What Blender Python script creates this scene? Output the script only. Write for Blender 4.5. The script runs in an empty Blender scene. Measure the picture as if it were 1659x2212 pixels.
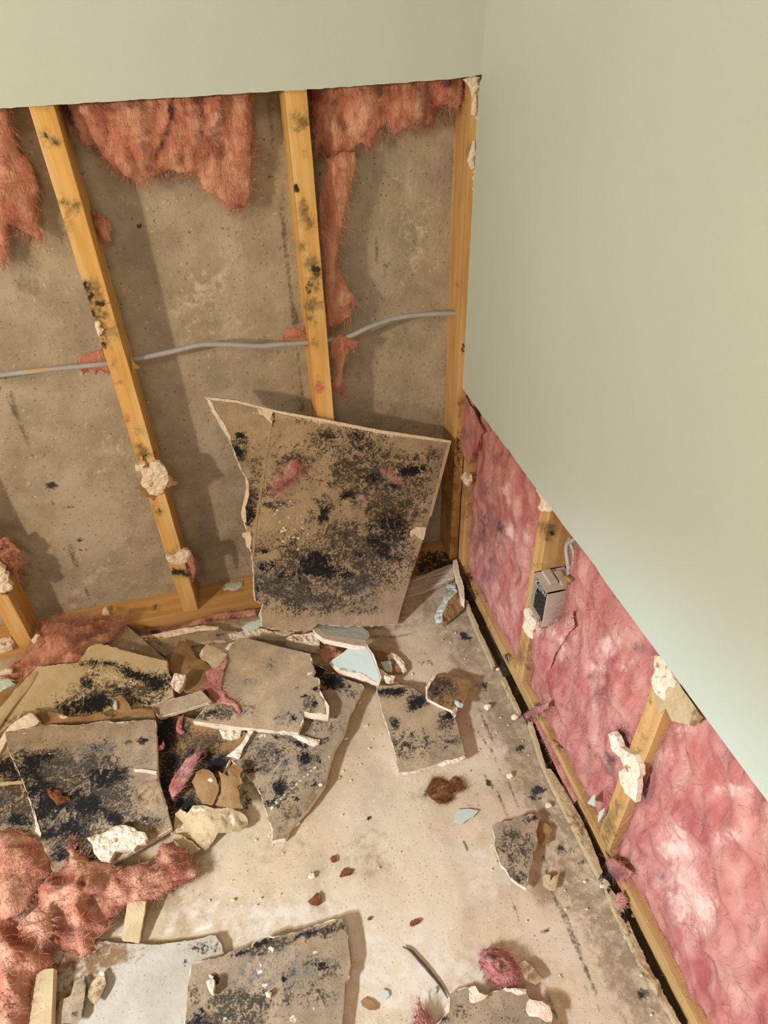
import bpy, math, random
import numpy as np
from mathutils import Vector, noise, geometry, Euler
random.seed(7); rng = np.random.default_rng(7)
S = bpy.context.scene
COL = S.collection

# ------------------------------------------------------------------ camera, light, exposure
W, H, F = 1659.0, 2212.0, 1454.67
CAM = np.array([-0.51834, -1.32005, 1.35219]); ROT = (0.895465, 0.025391, -0.254880)
cd = bpy.data.cameras.new('camera'); cam = bpy.data.objects.new('camera', cd); COL.objects.link(cam)
cam.location = CAM; cam.rotation_euler = ROT
cd.sensor_fit = 'VERTICAL'; cd.sensor_height = 24.0; cd.lens = 24.0*F/H; cd.clip_start = 0.01
S.camera = cam
RM = np.array(Euler(ROT, 'XYZ').to_matrix())
S.view_settings.view_transform = 'Standard'; S.view_settings.look = 'None'
S.view_settings.gamma = 1.0; S.view_settings.use_curve_mapping = False
S.view_settings.exposure = 0.12
wd = bpy.data.worlds.new('world'); S.world = wd; wd.use_nodes = True
wd.node_tree.nodes['Background'].inputs[0].default_value = (1.0, 0.95, 0.88, 1)
wd.node_tree.nodes['Background'].inputs[1].default_value = 0.27
def lamp(name, kind, loc, energy, color, size, target=None, spot=None):
    l = bpy.data.lights.new(name, kind); l.energy = energy; l.color = color
    if kind == 'AREA': l.shape = 'RECTANGLE'; l.size, l.size_y = size
    else: l.shadow_soft_size = size
    if spot: l.spot_size = math.radians(spot[0]); l.spot_blend = spot[1]
    o = bpy.data.objects.new(name, l); COL.objects.link(o); o.location = loc
    if target is not None:
        o.rotation_euler = (Vector(target)-Vector(loc)).to_track_quat('-Z', 'Y').to_euler()
    return o
lamp('work_lamp_light', 'POINT', (-2.26, -1.49, 1.46), 112, (1.0, 0.82, 0.59), 0.05)
lamp('ceiling_lamp_light', 'AREA', (-0.95, -2.3, 2.35), 11, (1.0, 0.84, 0.62), (0.35, 0.35), (-0.5, -0.3, 0.2))
lamp('window_daylight', 'SPOT', (-2.7, -1.9, 1.75), 400, (0.62, 0.79, 1.0), 0.10, (-0.55, -1.12, 0.0), (39, 0.6))
lamp('window_skylight', 'AREA', (-2.9, -1.6, 1.3), 12, (0.72, 0.85, 1.0), (1.0, 1.0), (0.0, -1.0, 0.9))

# ------------------------------------------------------------------ pixels <-> the room
def ray(px, py):
    return RM @ np.array([(px-W/2)/F, -(py-H/2)/F, -1.0])
def project(P):
    q = (np.asarray(P)-CAM) @ RM
    return np.stack([W/2+F*q[:, 0]/-q[:, 2], H/2-F*q[:, 1]/-q[:, 2]], 1)
class Frame:
    def __init__(s, o, n, u=None):
        s.o = np.array(o, float); s.n = np.array(n, float); s.n /= np.linalg.norm(s.n)
        u = np.array([1.0, 0, 0] if u is None else u); 
        if abs(u@s.n) > .95: u = np.array([0, 1.0, 0])
        u = u-(u@s.n)*s.n; s.u = u/np.linalg.norm(u); s.v = np.cross(s.n, s.u)
    def hit(s, px, py):
        d = ray(px, py); t = (s.n@(s.o-CAM))/(s.n@d); return CAM+d*t
    def to2(s, P): P = np.asarray(P)-s.o; return np.stack([P@s.u, P@s.v], -1)
    def to3(s, q, h=0.0):
        q = np.asarray(q); h = np.broadcast_to(np.asarray(h, float), q.shape[:1])
        return s.o+q[:, :1]*s.u+q[:, 1:]*s.v+h[:, None]*s.n
    def px(s, pts): return np.array([s.to2(s.hit(*p)) for p in pts])
def FZ(z): return Frame((0, 0, z), (0, 0, 1))
def FY(y): return Frame((0, y, 0), (0, -1, 0))
def FX(x): return Frame((x, 0, 0), (-1, 0, 0), (0, -1, 0))
def F3(*a):      # plane through three image points of known height
    P = [FZ(z).hit(x, y) for x, y, z in a]
    n = np.cross(P[1]-P[0], P[2]-P[0])
    if n@(CAM-P[0]) < 0: n = -n
    return Frame(P[0], n)
OR = {'c1': (0, 1180, .33755), 'c2': (400, 1180, .33755), 'c3': (800, 1180, .33755), 'c4': (0, 1660, .33755), 'c5': (400, 1660, .33755),
      'c6': (900, 1660, .33755), 'a1': (0, 180, .33755), 'a2': (500, 140, .33755), 'a3': (0, 680, .33755), 'a4': (440, 680, .37372),
      'a5': (940, 820, .33755), 'a6': (1100, 1300, .33695), 'p': (0, 0, 1.0)}
def Q(k, pts):
    x, y, s = OR[k]; return [(x+a*s, y+b*s) for a, b in pts]

# ------------------------------------------------------------------ materials
MATS = {}
def mat(name, c1, c2, scale=20.0, stretch=(1, 1, 1), layers=(), rough=0.9, bump=0.3, bscale=150.0, detail=6.0, sheen=0.0, spec=0.2, bdist=.002, c3=None, vary=None, metal=0.0, speck=None, speck2=None):
    m = bpy.data.materials.new(name); m.use_nodes = True; nt = m.node_tree; N = nt.nodes; L = nt.links
    b = N['Principled BSDF']; b.inputs['Roughness'].default_value = rough; b.inputs['Specular IOR Level'].default_value = spec
    b.inputs['Metallic'].default_value = metal
    if sheen: b.inputs['Sheen Weight'].default_value = sheen; b.inputs['Sheen Tint'].default_value = (1, .75, .7, 1)
    tc = N.new('ShaderNodeTexCoord'); mp = N.new('ShaderNodeMapping'); mp.inputs['Scale'].default_value = stretch
    L.new(tc.outputs['Object'], mp.inputs[0])
    def nz(sc, det=detail, src=mp, rgh=.6, dist=0.0):
        n = N.new('ShaderNodeTexNoise'); n.inputs['Scale'].default_value = sc; n.inputs['Detail'].default_value = det
        n.inputs['Roughness'].default_value = rgh; n.inputs['Distortion'].default_value = dist
        L.new(src.outputs[0] if src is mp else src.outputs['Object'], n.inputs['Vector']); return n.outputs['Fac']
    def ramp(f, lo, hi):
        r = N.new('ShaderNodeMapRange'); r.interpolation_type = 'SMOOTHSTEP'
        r.inputs[1].default_value = lo; r.inputs[2].default_value = hi; L.new(f, r.inputs[0]); return r.outputs[0]
    def mix(f, a, bb):
        x = N.new('ShaderNodeMix'); x.data_type = 'RGBA'; L.new(f, x.inputs[0])
        for i, c in ((6, a), (7, bb)):
            if isinstance(c, tuple): x.inputs[i].default_value = (*c, 1)
            else: L.new(c, x.inputs[i])
        return x.outputs[2]
    def math_(op, a, bb):
        x = N.new('ShaderNodeMath'); x.operation = op
        for i, c in ((0, a), (1, bb)):
            if isinstance(c, (int, float)): x.inputs[i].default_value = c
            else: L.new(c, x.inputs[i])
        return x.outputs[0]
    col = mix(ramp(nz(scale), .32, .68), c1, c2)
    if c3: col = mix(ramp(nz(scale*.37, 4, dist=.6), .48, .66), col, c3)
    if vary:
        a = N.new('ShaderNodeAttribute'); a.attribute_name = 'vary'; col = mix(a.outputs['Fac'], col, vary)
    if speck:
        sc, lo, sc_col = speck
        col = mix(ramp(nz(sc, 3, tc, .6), lo, lo+.05), col, sc_col)
    if speck2:
        sc, lo, sc_col = speck2
        col = mix(ramp(nz(sc, 5, tc, .75), lo, lo+.06), col, sc_col)
    for at, lc, fs, hard in layers:
        a = N.new('ShaderNodeAttribute'); a.attribute_name = at
        f1 = math_('ADD', math_('MULTIPLY', nz(fs, 7, tc, .75), .55), math_('MULTIPLY', nz(fs*.28, 4, tc, .6, 1.2), .45))
        f = math_('ADD', math_('MINIMUM', a.outputs['Fac'], .80 if at == 'mold2' else .66), math_('MULTIPLY', math_('SUBTRACT', f1, .5), math_('MULTIPLY', math_('MINIMUM', a.outputs['Fac'], .34), 11.5)))
        col = mix(ramp(f, .5-hard, .5+hard), col, lc)
    L.new(col, b.inputs['Base Color'])
    if bump:
        bp = N.new('ShaderNodeBump'); bp.inputs['Strength'].default_value = bump; bp.inputs['Distance'].default_value = bdist
        L.new(nz(bscale, 5), bp.inputs['Height']); L.new(bp.outputs[0], b.inputs['Normal'])
    MATS[name] = m; return m
BLK = (.012, .011, .012)
moulds = [('stain', (.22, .13, .06), 90, .3), ('ash', (.155, .15, .15), 200, .22), ('mold', (.062, .049, .034), 250, .22), ('mold2', BLK, 230, .16), ('pale', (.72, .63, .50), 260, .1), ('pink', (.55, .26, .22), 60, .4)]
mat('paint', (.49, .54, .46), (.51, .56, .48), 3, rough=.62, bump=.12, bscale=420, spec=.35, layers=[('stain', (.30, .26, .18), 120, .2)])
mat('paper', (.45, .325, .195), (.34, .24, .145), 26, speck=(330, .60, (.21, .15, .09)), c3=(.31, .24, .16), layers=moulds, bump=.35, bscale=260)
mat('paper_tan', (.54, .405, .235), (.45, .33, .18), 22, speck=(300, .63, (.28, .20, .10)), layers=moulds, bump=.3, bscale=220)
mat('paper_grey', (.40, .295, .19), (.28, .205, .13), 30, speck=(300, .60, (.14, .11, .08)), layers=moulds, bump=.35, bscale=260)
mat('paper_pale', (.50, .44, .36), (.42, .365, .29), 16, speck=(300, .63, (.25, .20, .15)), layers=moulds, bump=.2, bscale=200)
mat('paper_brown', (.34, .195, .085), (.26, .14, .055), 25, layers=moulds, bump=.3, bscale=200)
mat('gypsum', (.84, .70, .54), (.72, .55, .39), 60, layers=[('stain', (.35, .2, .09), 140, .2), ('mold2', (.10, .07, .05), 140, .2)], bump=.8, bscale=220, bdist=.003)
wm = [('stain', (.30, .15, .05), 60, .4), ('mold', (.20, .13, .05), 90, .45), ('mold2', (.035, .027, .018), 140, .25), ('pale', (.80, .66, .46), 200, .2), ('pink', (.50, .12, .08), 60, .4)]
mat('wood', (.70, .40, .12), (.56, .30, .085), 9, (7, 7, .55), layers=wm, bump=.2, bscale=60, rough=.75, c3=(.72, .46, .19))
mat('wood_side', (.60, .36, .14), (.47, .25, .085), 9, (7, 7, .55), layers=wm, bump=.2, bscale=60, rough=.75)
mat('wood_h', (.60, .34, .125), (.46, .24, .075), 9, (.55, 7, 7), layers=wm, bump=.2, bscale=60, rough=.75)
mat('wood_y', (.56, .335, .13), (.42, .235, .085), 9, (7, .55, 7), layers=wm, bump=.2, bscale=60, rough=.75)
mat('wood_weathered', (.66, .56, .43), (.36, .28, .20), 30, (.5, 6, 6), layers=moulds, bump=.6, bscale=60)
mat('concrete', (.43, .352, .25), (.31, .25, .175), 13, speck=(120, .62, (.20, .16, .11)), speck2=(75, .60, (.56, .475, .35)), layers=[('pale', (.56, .47, .35), 70, .30), ('grime', (.17, .135, .095), 45, .35), ('crack', (.15, .12, .08), 160, .4), ('mold2', (.05, .04, .03), 120, .2)], bump=.9, bscale=90, bdist=.003, detail=10, c3=(.45, .375, .28))
mat('floor', (.61, .475, .315), (.47, .36, .235), 12, speck=(260, .63, (.23, .17, .11)), speck2=(50, .62, (.68, .56, .41)), c3=(.64, .52, .37), layers=[('dust', (.68, .60, .50), 60, .45), ('stain', (.36, .255, .14), 40, .4), ('grime', (.30, .225, .14), 60, .42), ('mold2', (.035, .032, .03), 90, .2), ('crack', (.16, .12, .08), 170, .4), ('pale', (.78, .68, .54), 160, .15)], bump=.35, bscale=160, detail=9)
mat('wool', (.39, .115, .10), (.50, .20, .165), 16, (3, 3, .8), layers=[('mold', (.30, .13, .12), 30, .4), ('mold2', (.13, .055, .06), 60, .4), ('pale', (.72, .48, .41), 40, .4)], rough=1, bump=.45, bscale=38, sheen=.1, spec=0, c3=(.34, .09, .085), vary=(.60, .33, .27), bdist=.006)
mat('wool_warm_lit', (.49, .165, .10), (.66, .31, .20), 14, (4, 4, .7), layers=[('mold', (.30, .12, .09), 30, .4), ('mold2', (.12, .05, .045), 60, .4), ('pale', (.80, .52, .38), 40, .4)], rough=1, bump=.8, bscale=55, sheen=.1, spec=0, c3=(.33, .085, .055), vary=(.74, .43, .28), bdist=.006)  # same pink wool with warmer light painted into its colour
mat('rust', (.24, .085, .03), (.11, .04, .02), 90, bump=1, bscale=200, vary=(.42, .19, .07))
mat('cable', (.40, .385, .37), (.33, .315, .30), 12, rough=.5, bump=.05, spec=.4, layers=[('stain', (.50, .33, .17), 60, .2)])
mat('plastic', (.52, .41, .30), (.47, .365, .265), 20, rough=.55, bump=.1, spec=.4, layers=[('stain', (.2, .12, .07), 120, .2)])
mat('box_shade', (.03, .024, .02), (.015, .013, .012), 80, rough=.5, bump=.2)
mat('steel', (.42, .43, .40), (.22, .23, .21), 120, rough=.45, bump=.3, metal=.5)
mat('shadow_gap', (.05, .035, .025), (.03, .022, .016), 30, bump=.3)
mat('twig', (.11, .075, .05), (.06, .045, .03), 80, bump=.3)

# ------------------------------------------------------------------ mesh helpers
def tag(o, label=None, cat=None, group=None, kind=None):
    if label: o['label'] = label
    if cat: o['category'] = cat
    if group: o['group'] = group
    if kind: o['kind'] = kind
    return o
def empty(name, loc, label, cat, group=None):
    o = bpy.data.objects.new(name, None); COL.objects.link(o); o.location = loc; o.empty_display_size = .02
    return tag(o, label, cat, group)
def addobj(name, V, Fc, m, parent=None, smooth=False, vary=None, center=True):
    V = np.asarray(V, float)
    if parent is not None: c = np.array(parent.location)
    else: c = V.mean(0); c[2] = V[:, 2].min()
    me = bpy.data.meshes.new(name); me.from_pydata((V-c).tolist(), [], Fc)
    me.materials.append(MATS[m]); me.update()
    if smooth: me.polygons.foreach_set('use_smooth', [True]*len(me.polygons))
    if vary is not None:
        a = me.attributes.new('vary', 'FLOAT', 'POINT'); a.data.foreach_set('value', np.asarray(vary, np.float32))
    o = bpy.data.objects.new(name, me); COL.objects.link(o)
    if parent is not None: o.parent = parent
    else: o.location = c
    o['_c'] = [float(x) for x in c]
    return o
def worldv(o):
    me = o.data; V = np.empty(len(me.vertices)*3, np.float32); me.vertices.foreach_get('co', V)
    return V.reshape(-1, 3).astype(float)+np.array(o['_c'])
def segd(P, a, b):
    a = np.array(a, float); b = np.array(b, float); d = b-a; t = np.clip(((P-a)@d)/max(d@d, 1e-12), 0, 1)
    return np.linalg.norm(P-(a+t[:, None]*d), axis=1)
def marks(o, **kw):
    """Stains, painted light and shade: each attribute is a sum of soft blots (x, y, rx, ry, strength[, degrees]) or of lines ([points], width, strength)."""
    P = project(worldv(o))
    for at, lst in kw.items():
        v = np.zeros(len(P)); big = np.array([noise.fractal(Vector((x*.018, y*.018, 3.3)), .8, 2, 3) for x, y in P]) if lst and len(P) < 60000 else np.zeros(len(P))
        for e in lst:
            if at == 'crack': e = (e[0], e[1]*.95, min(.95, e[2]+.12))
            if isinstance(e[0], (list, tuple)):
                d = np.min([segd(P, e[0][i], e[0][i+1]) for i in range(len(e[0])-1)], 0)
                v = np.maximum(v, e[2]*np.exp(-(d/e[1])**2))
            else:
                x, y, rx, ry, s = e[:5]; an = math.radians(e[5]) if len(e) > 5 else 0
                dx, dy = P[:, 0]-x, P[:, 1]-y
                a = (dx*math.cos(an)+dy*math.sin(an))/rx+big*.55; b = (-dx*math.sin(an)+dy*math.cos(an))/ry-np.roll(big, 0)*.45
                v = np.maximum(v, s*np.exp(-(a*a+b*b)**1.15)*(1+.25*big))
        a = o.data.attributes.new(at, 'FLOAT', 'POINT'); a.data.foreach_set('value', v.astype(np.float32))
    return o
def M(k, lst):   # blots given in one of the crop frames
    x, y, s = OR[k]; r = []
    for e in lst:
        if isinstance(e[0], (list, tuple)): r.append(([(x+a*s, y+b*s) for a, b in e[0]], e[1]*s, e[2]))
        else: r.append((x+e[0]*s, y+e[1]*s, e[2]*s, e[3]*s)+tuple(e[4:]))
    return r
def jagged(poly, amp, step, seed=0, straight=(), out=0.0):
    poly = np.asarray(poly, float); n = len(poly)
    area = sum(poly[i][0]*poly[(i+1) % n][1]-poly[(i+1) % n][0]*poly[i][1] for i in range(n))
    sg = 1 if area > 0 else -1; r = []
    for i in range(n):
        a, b = poly[i], poly[(i+1) % n]; d = b-a; L = np.linalg.norm(d)
        if L < 1e-6: continue
        k = max(1, int(L/step)); nn = np.array([d[1], -d[0]])/L*sg; am = amp*.12 if i in straight else amp
        for j in range(k):
            p = a+d*j/k
            w = (noise.noise(Vector((p[0]*70, p[1]*70, seed)))+.6*noise.noise(Vector((p[0]*260, p[1]*260, seed+5))))*am
            r.append(p+nn*(w+out))
    return np.array(r)
def inside(P, poly):
    x, y = P[:, 0], P[:, 1]; c = np.zeros(len(P), bool); n = len(poly)
    for i in range(n):
        x1, y1 = poly[i]; x2, y2 = poly[(i+1) % n]
        k = ((y1 > y) != (y2 > y)); 
        if k.any():
            t = (x2-x1)*(y-y1)/((y2-y1) if y2 != y1 else 1e-12)+x1
            c ^= k & (x < t)
    return c
def edged(P, poly):
    return np.min([segd(P, poly[i], poly[(i+1) % len(poly)]) for i in range(len(poly))], 0)
def fill(poly, step):
    lo, hi = poly.min(0), poly.max(0)
    gx = np.arange(lo[0], hi[0]+step, step); gy = np.arange(lo[1], hi[1]+step, step*.866)
    X, Y = np.meshgrid(gx, gy); X = X+(np.arange(len(gy)) % 2)[:, None]*step/2
    P = np.stack([X.ravel(), Y.ravel()], 1)+rng.uniform(-.15, .15, (X.size, 2))*step
    P = P[inside(P, poly)]
    if len(P): P = P[edged(P, poly) > step*.45]
    n = len(poly)
    pts = [Vector(p) for p in poly]+[Vector(p) for p in P]
    v, e, f, *_ = geometry.delaunay_2d_cdt(pts, [(i, (i+1) % n) for i in range(n)], [], 1, 1e-7)
    V = np.array([(a[0], a[1]) for a in v]); T = [tuple(t) for t in f if len(t) == 3]
    cen = np.array([V[list(t)].mean(0) for t in T]); k = inside(cen, poly)
    return V, [t for t, q in zip(T, k) if q]
def solid2(V2, T, fr, top, bot):
    top = np.broadcast_to(top, (len(V2),)); bot = np.broadcast_to(bot, (len(V2),)); n = len(V2)
    V = np.concatenate([fr.to3(V2, top), fr.to3(V2, bot)]); cnt = {}
    T = [t if (V2[t[1]][0]-V2[t[0]][0])*(V2[t[2]][1]-V2[t[0]][1])-(V2[t[1]][1]-V2[t[0]][1])*(V2[t[2]][0]-V2[t[0]][0]) > 0 else t[::-1] for t in T]
    for t in T:
        for i in range(3): cnt[(t[i], t[(i+1) % 3])] = 1
    Fc = list(T)+[tuple(n+i for i in t[::-1]) for t in T]
    bd = []
    for (a, b) in cnt:
        if (b, a) not in cnt: Fc.append((a, n+a, n+b, b)); bd.append((a, b))
    return V, Fc, bd
def fbm(P2, sc, seed, rot=0, st=(1, 1), octv=4):
    c, s = math.cos(rot), math.sin(rot)
    return np.array([noise.fractal(Vector(((x*c+y*s)*sc*st[0], (-x*s+y*c)*sc*st[1], seed)), .8, 2.0, octv) for x, y in P2])
SEED = [0]
def slab(name, poly, fr, thick, m, parent=None, amp=.0015, step=.006, grid=.008, rough=0.0, rscale=40, shape=None, dome=0.0, straight=(), out=0.0, lift=0.0, smooth=False):
    SEED[0] += 1; sd = SEED[0]
    bp = jagged(poly, amp, step, sd, straight, out); V2, T = fill(bp, grid)
    base = np.full(len(V2), lift)
    if shape: c = V2.mean(0); base = base+shape(V2-c)
    top = base.copy(); d = edged(V2, bp)
    if rough: top = top+rough*fbm(V2, rscale, sd)*np.minimum(1, d/.003)
    if dome: top = top+dome*(1-np.exp(-d/(dome*1.2+.001)))
    V, Fc, bd = solid2(V2, T, fr, top, base-thick)
    return addobj(name, V, Fc, m, parent, smooth)
def board(label, poly, fr, facing='paper', thick=.0127, amp=.0015, rim=.0003, marks_=None, core=None, grid=.006, straight=(), shape=None, name='drywall_fragment', cat='drywall piece', film='paper_facing', group=None, lift=0.0):
    p2 = fr.px(poly) if not isinstance(poly, np.ndarray) else poly
    c3 = fr.to3(p2.mean(0)[None])[0]
    t = empty(name, (float(c3[0]), float(c3[1]), float(c3[2]-thick)), label, cat, group)
    cp = p2 if core is None else fr.px(core)
    slab('gypsum_core', cp, fr, thick, 'gypsum', t, amp*1.6, .005, .02, out=rim, straight=straight, shape=shape, rough=.0006, rscale=200, lift=lift)
    f = slab(film, p2, fr, .0005, facing, t, amp, .006, grid, straight=straight, shape=shape, lift=.0011+lift, rough=.0005, rscale=60)
    if marks_: marks(f, **marks_)
    return t, f
def boxv(p, fx, fy, fz): 
    V = []; 
    for a in (0, 1):
        for b in (0, 1):
            for c in (0, 1): V.append(p+a*fx+b*fy+c*fz)
    return V
def plank(name, lo, hi, m, label=None, cat='wood', parent=None, axis=2, seg=.01, marks_=None, wob=.0006, group=None, fine=6):
    """A sawn board as a closed gridded box, long along axis."""
    lo = np.array(lo, float); hi = np.array(hi, float); dims = [fine]*3
    dims[axis] = max(2, int((hi-lo)[axis]/seg)); V = {}; Vl = []; Fc = []
    def vid(i, j, k):
        key = (i, j, k)
        if key not in V:
            V[key] = len(Vl); Vl.append(lo+(hi-lo)*np.array([i/dims[0], j/dims[1], k/dims[2]]))
        return V[key]
    for ax in range(3):
        b, c = (ax+1) % 3, (ax+2) % 3
        for side in (0, dims[ax]):
            for i in range(dims[b]):
                for j in range(dims[c]):
                    q = []
                    for di, dj in ((0, 0), (1, 0), (1, 1), (0, 1)):
                        k = [0, 0, 0]; k[ax] = side; k[b] = i+di; k[c] = j+dj; q.append(vid(*k))
                    Fc.append(tuple(q if side else q[::-1]))
    A = np.array(Vl)
    w = np.array([[noise.noise(Vector((p[axis]*18, i*7.3, lo[0]*9))) for i in range(3)] for p in A])*wob
    w[:, axis] = 0; A = A+w
    o = addobj(name, A, Fc, m, parent)
    bv = o.modifiers.new('bevel', 'BEVEL'); bv.width = .0012; bv.segments = 2; bv.limit_method = 'ANGLE'
    if marks_: marks(o, **marks_)
    if label: tag(o, label, cat, group)
    return o
def tube(name, pts, r, m, parent=None, n=10, sub=12, flat=1.0):
    pts = np.asarray(pts, float); P = []
    ex = np.vstack([2*pts[0]-pts[1], pts, 2*pts[-1]-pts[-2]])
    for i in range(1, len(ex)-2):
        for j in range(sub):
            t = j/sub; a, b, c, d = ex[i-1:i+3]
            P.append(.5*((2*b)+(-a+c)*t+(2*a-5*b+4*c-d)*t*t+(-a+3*b-3*c+d)*t**3))
    P.append(pts[-1]); P = np.array(P); T = np.gradient(P, axis=0); T /= np.linalg.norm(T, axis=1)[:, None]
    up = np.array([0, 0, 1.0]) if abs(T[:, 2]).mean() < .8 else np.array([0, 1.0, 0])
    V = []; Fc = []; rr = r if hasattr(r, '__len__') else [r]*len(P); rr = np.interp(np.linspace(0, 1, len(P)), np.linspace(0, 1, len(rr)), rr)
    for p, t, q in zip(P, T, rr):
        s = np.cross(t, up); s /= np.linalg.norm(s); u = np.cross(s, t)
        for k in range(n):
            a = 2*math.pi*k/n; V.append(p+q*(math.cos(a)*s*flat+math.sin(a)*u))
    for i in range(len(P)-1):
        for k in range(n): Fc.append((i*n+k, i*n+(k+1) % n, (i+1)*n+(k+1) % n, (i+1)*n+k))
    Fc.append(tuple(range(n))[::-1]); Fc.append(tuple((len(P)-1)*n+k for k in range(n)))
    return addobj(name, V, Fc, m, parent, smooth=True)
def fibres(V3, N3, flow3, n, length, width=.00045, spread=.5, edge=None, rise=.3):
    """Fine curved glass strands rooted on the surface points."""
    idx = rng.integers(0, len(V3), n)
    if edge is not None and len(edge): idx[:n//3] = rng.choice(edge, n//3)
    idx = np.sort(idx); base = V3[idx]+N3[idx]*.0003
    cl = rng.normal(0, spread, (len(V3)//12+1, 3))[idx//12]
    d = flow3[idx]+cl+rng.normal(0, spread*.7, (n, 3))+N3[idx]*rng.uniform(0, rise, (n, 1)); d /= np.linalg.norm(d, axis=1)[:, None]
    L = length*rng.uniform(.3, 1.3, n)[:, None]; bend = rng.normal(0, .75, (n, 3))
    w = rng.normal(0, 1, (n, 3)); w = np.cross(d, w); w /= np.linalg.norm(w, axis=1)[:, None]
    V = []; rows = []
    for k in range(5):
        t = k/4; c = base+d*L*t+bend*L*t*t*.5; ww = width*(1-.75*t)
        rows += [c-w*ww, c+w*ww]
    V = np.stack(rows, 1).reshape(-1, 3); q = np.arange(n)*10
    Fc = []
    for k in range(4):
        a = q+2*k; Fc += list(zip(a.tolist(), (a+1).tolist(), (a+3).tolist(), (a+2).tolist()))
    vary = np.repeat(rng.uniform(0, .55, n), 10)
    return V, Fc, vary
def wool(label, poly, fr, bulge=.02, flow=(0, -1), nf=3000, flen=.025, clamp=False, m='wool', back=.012, grid=.008, ridge=.008, rs=28, parent=None, name='insulation_clump', cat='insulation', amp=.005, marks_=None, world2=False, spread=.45, stretch=(1, .3), lift=0., rise=.3, shape=None, group=None, fw=.00045, lumps=0.0, lscale=14):
    SEED[0] += 1; sd = SEED[0]
    p2 = np.asarray(poly, float) if world2 else fr.px(poly)
    bp = jagged(p2, amp, .007, sd); V2, T = fill(bp, grid); d = edged(V2, bp)
    fl = np.array(flow, float); fl /= np.linalg.norm(fl); rot = math.atan2(fl[1], fl[0])
    e = 1-np.exp(-d/(.012+bulge*.5))
    h = bulge*e*(.75+.5*fbm(V2, 9, sd+9))+ridge*fbm(V2, rs, sd, rot, (stretch[1], stretch[0]), 5)*np.minimum(1, d/.01)
    if lumps:
        lf = np.abs(fbm(V2, lscale, sd+3, 0, (1, 1), 3)); h = h+lumps*e*(.55-1.3*np.minimum(lf, .7))
    h = np.maximum(h, .001)+lift
    if shape: h = h+shape(V2-V2.mean(0))
    V, Fc, bd = solid2(V2, T, fr, h, np.minimum(lift-back*e, h-.001)+(shape(V2-V2.mean(0)) if shape else 0))
    nb = len(V2); top = V[:nb]
    N3 = np.zeros((nb, 3)); TT = np.array([f for f in Fc if len(f) == 3 and max(f) < nb])
    nn = np.cross(top[TT[:, 1]]-top[TT[:, 0]], top[TT[:, 2]]-top[TT[:, 0]])
    for k in range(3): np.add.at(N3, TT[:, k], nn)
    N3 /= np.linalg.norm(N3, axis=1)[:, None]+1e-12; N3[(N3@fr.n) < 0] *= -1
    # swirl the flow a little so that the strands clump and part
    sw = fbm(V2, 16, sd+20, 0, (1, 1), 2)*1.1
    f2 = np.stack([fl[0]*np.cos(sw)-fl[1]*np.sin(sw), fl[0]*np.sin(sw)+fl[1]*np.cos(sw)], 1)
    flow3 = f2[:, :1]*fr.u+f2[:, 1:]*fr.v
    eb = np.array(sorted({a for a, b in bd}))
    FV, FF, fv = fibres(top, N3, flow3, int(nf*(.8 if m == 'wool_warm_lit' else .6)), flen*.75, .00032, spread*1.1, eb, rise*.4)
    vy = np.clip(.25+.9*fbm(V2, 30, sd+7, rot, (stretch[1], stretch[0]), 4), 0, 1)
    off = len(V); Vall = np.concatenate([V, FV]); Fall = list(Fc)+[tuple(i+off for i in f) for f in FF]
    if clamp:
        k = Vall[:, 2] > H2-.006; Vall[k, 0] = np.maximum(Vall[k, 0], D+.0015)
    o = addobj(name, Vall, Fall, m, parent, smooth=True, vary=np.concatenate([vy, np.zeros(nb), fv]))
    if marks_: marks(o, **marks_)
    if label: tag(o, label, cat, group)
    return o

# ------------------------------------------------------------------ the room shell
H1, H2, D, YC = 1.2019, .5823, .0127, .1017
xs0, xs1, xs2 = -1.152, -.7365, -.3294; yB, yC = -.419, -.8245
def struct(o): o['kind'] = 'structure'; return o
# concrete wall behind the studs
def grid_plane(us, vs, f):
    V = [f(u, v) for v in vs for u in us]; n = len(us)
    Fc = [(j*n+i, j*n+i+1, (j+1)*n+i+1, (j+1)*n+i) for j in range(len(vs)-1) for i in range(n-1)]
    return V, Fc
us = np.concatenate([np.linspace(-3.2, -1.45, 12), np.arange(-1.44, .125, .008)]); vs = np.concatenate([np.arange(-.02, 1.4, .008), [1.8, 2.4]])
nzf = lambda a, b, s, k: noise.fractal(Vector((a*s, b*s, k)), .8, 2, 4)
V, Fc = grid_plane(us, vs, lambda u, v: (u, YC-.0022*nzf(u, v, 9, 1)-.0010*nzf(u, v, 45, 3), v))
nb = len(V); back = [(-3.2, .25, -.02), (.12, .25, -.02), (.12, .25, 2.4), (-3.2, .25, 2.4)]
V += back; Fc.append((nb, nb+3, nb+2, nb+1))
o = struct(addobj('wall_back_concrete', V, Fc, 'concrete', smooth=True)); o.name = 'wall_foundation'
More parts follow.
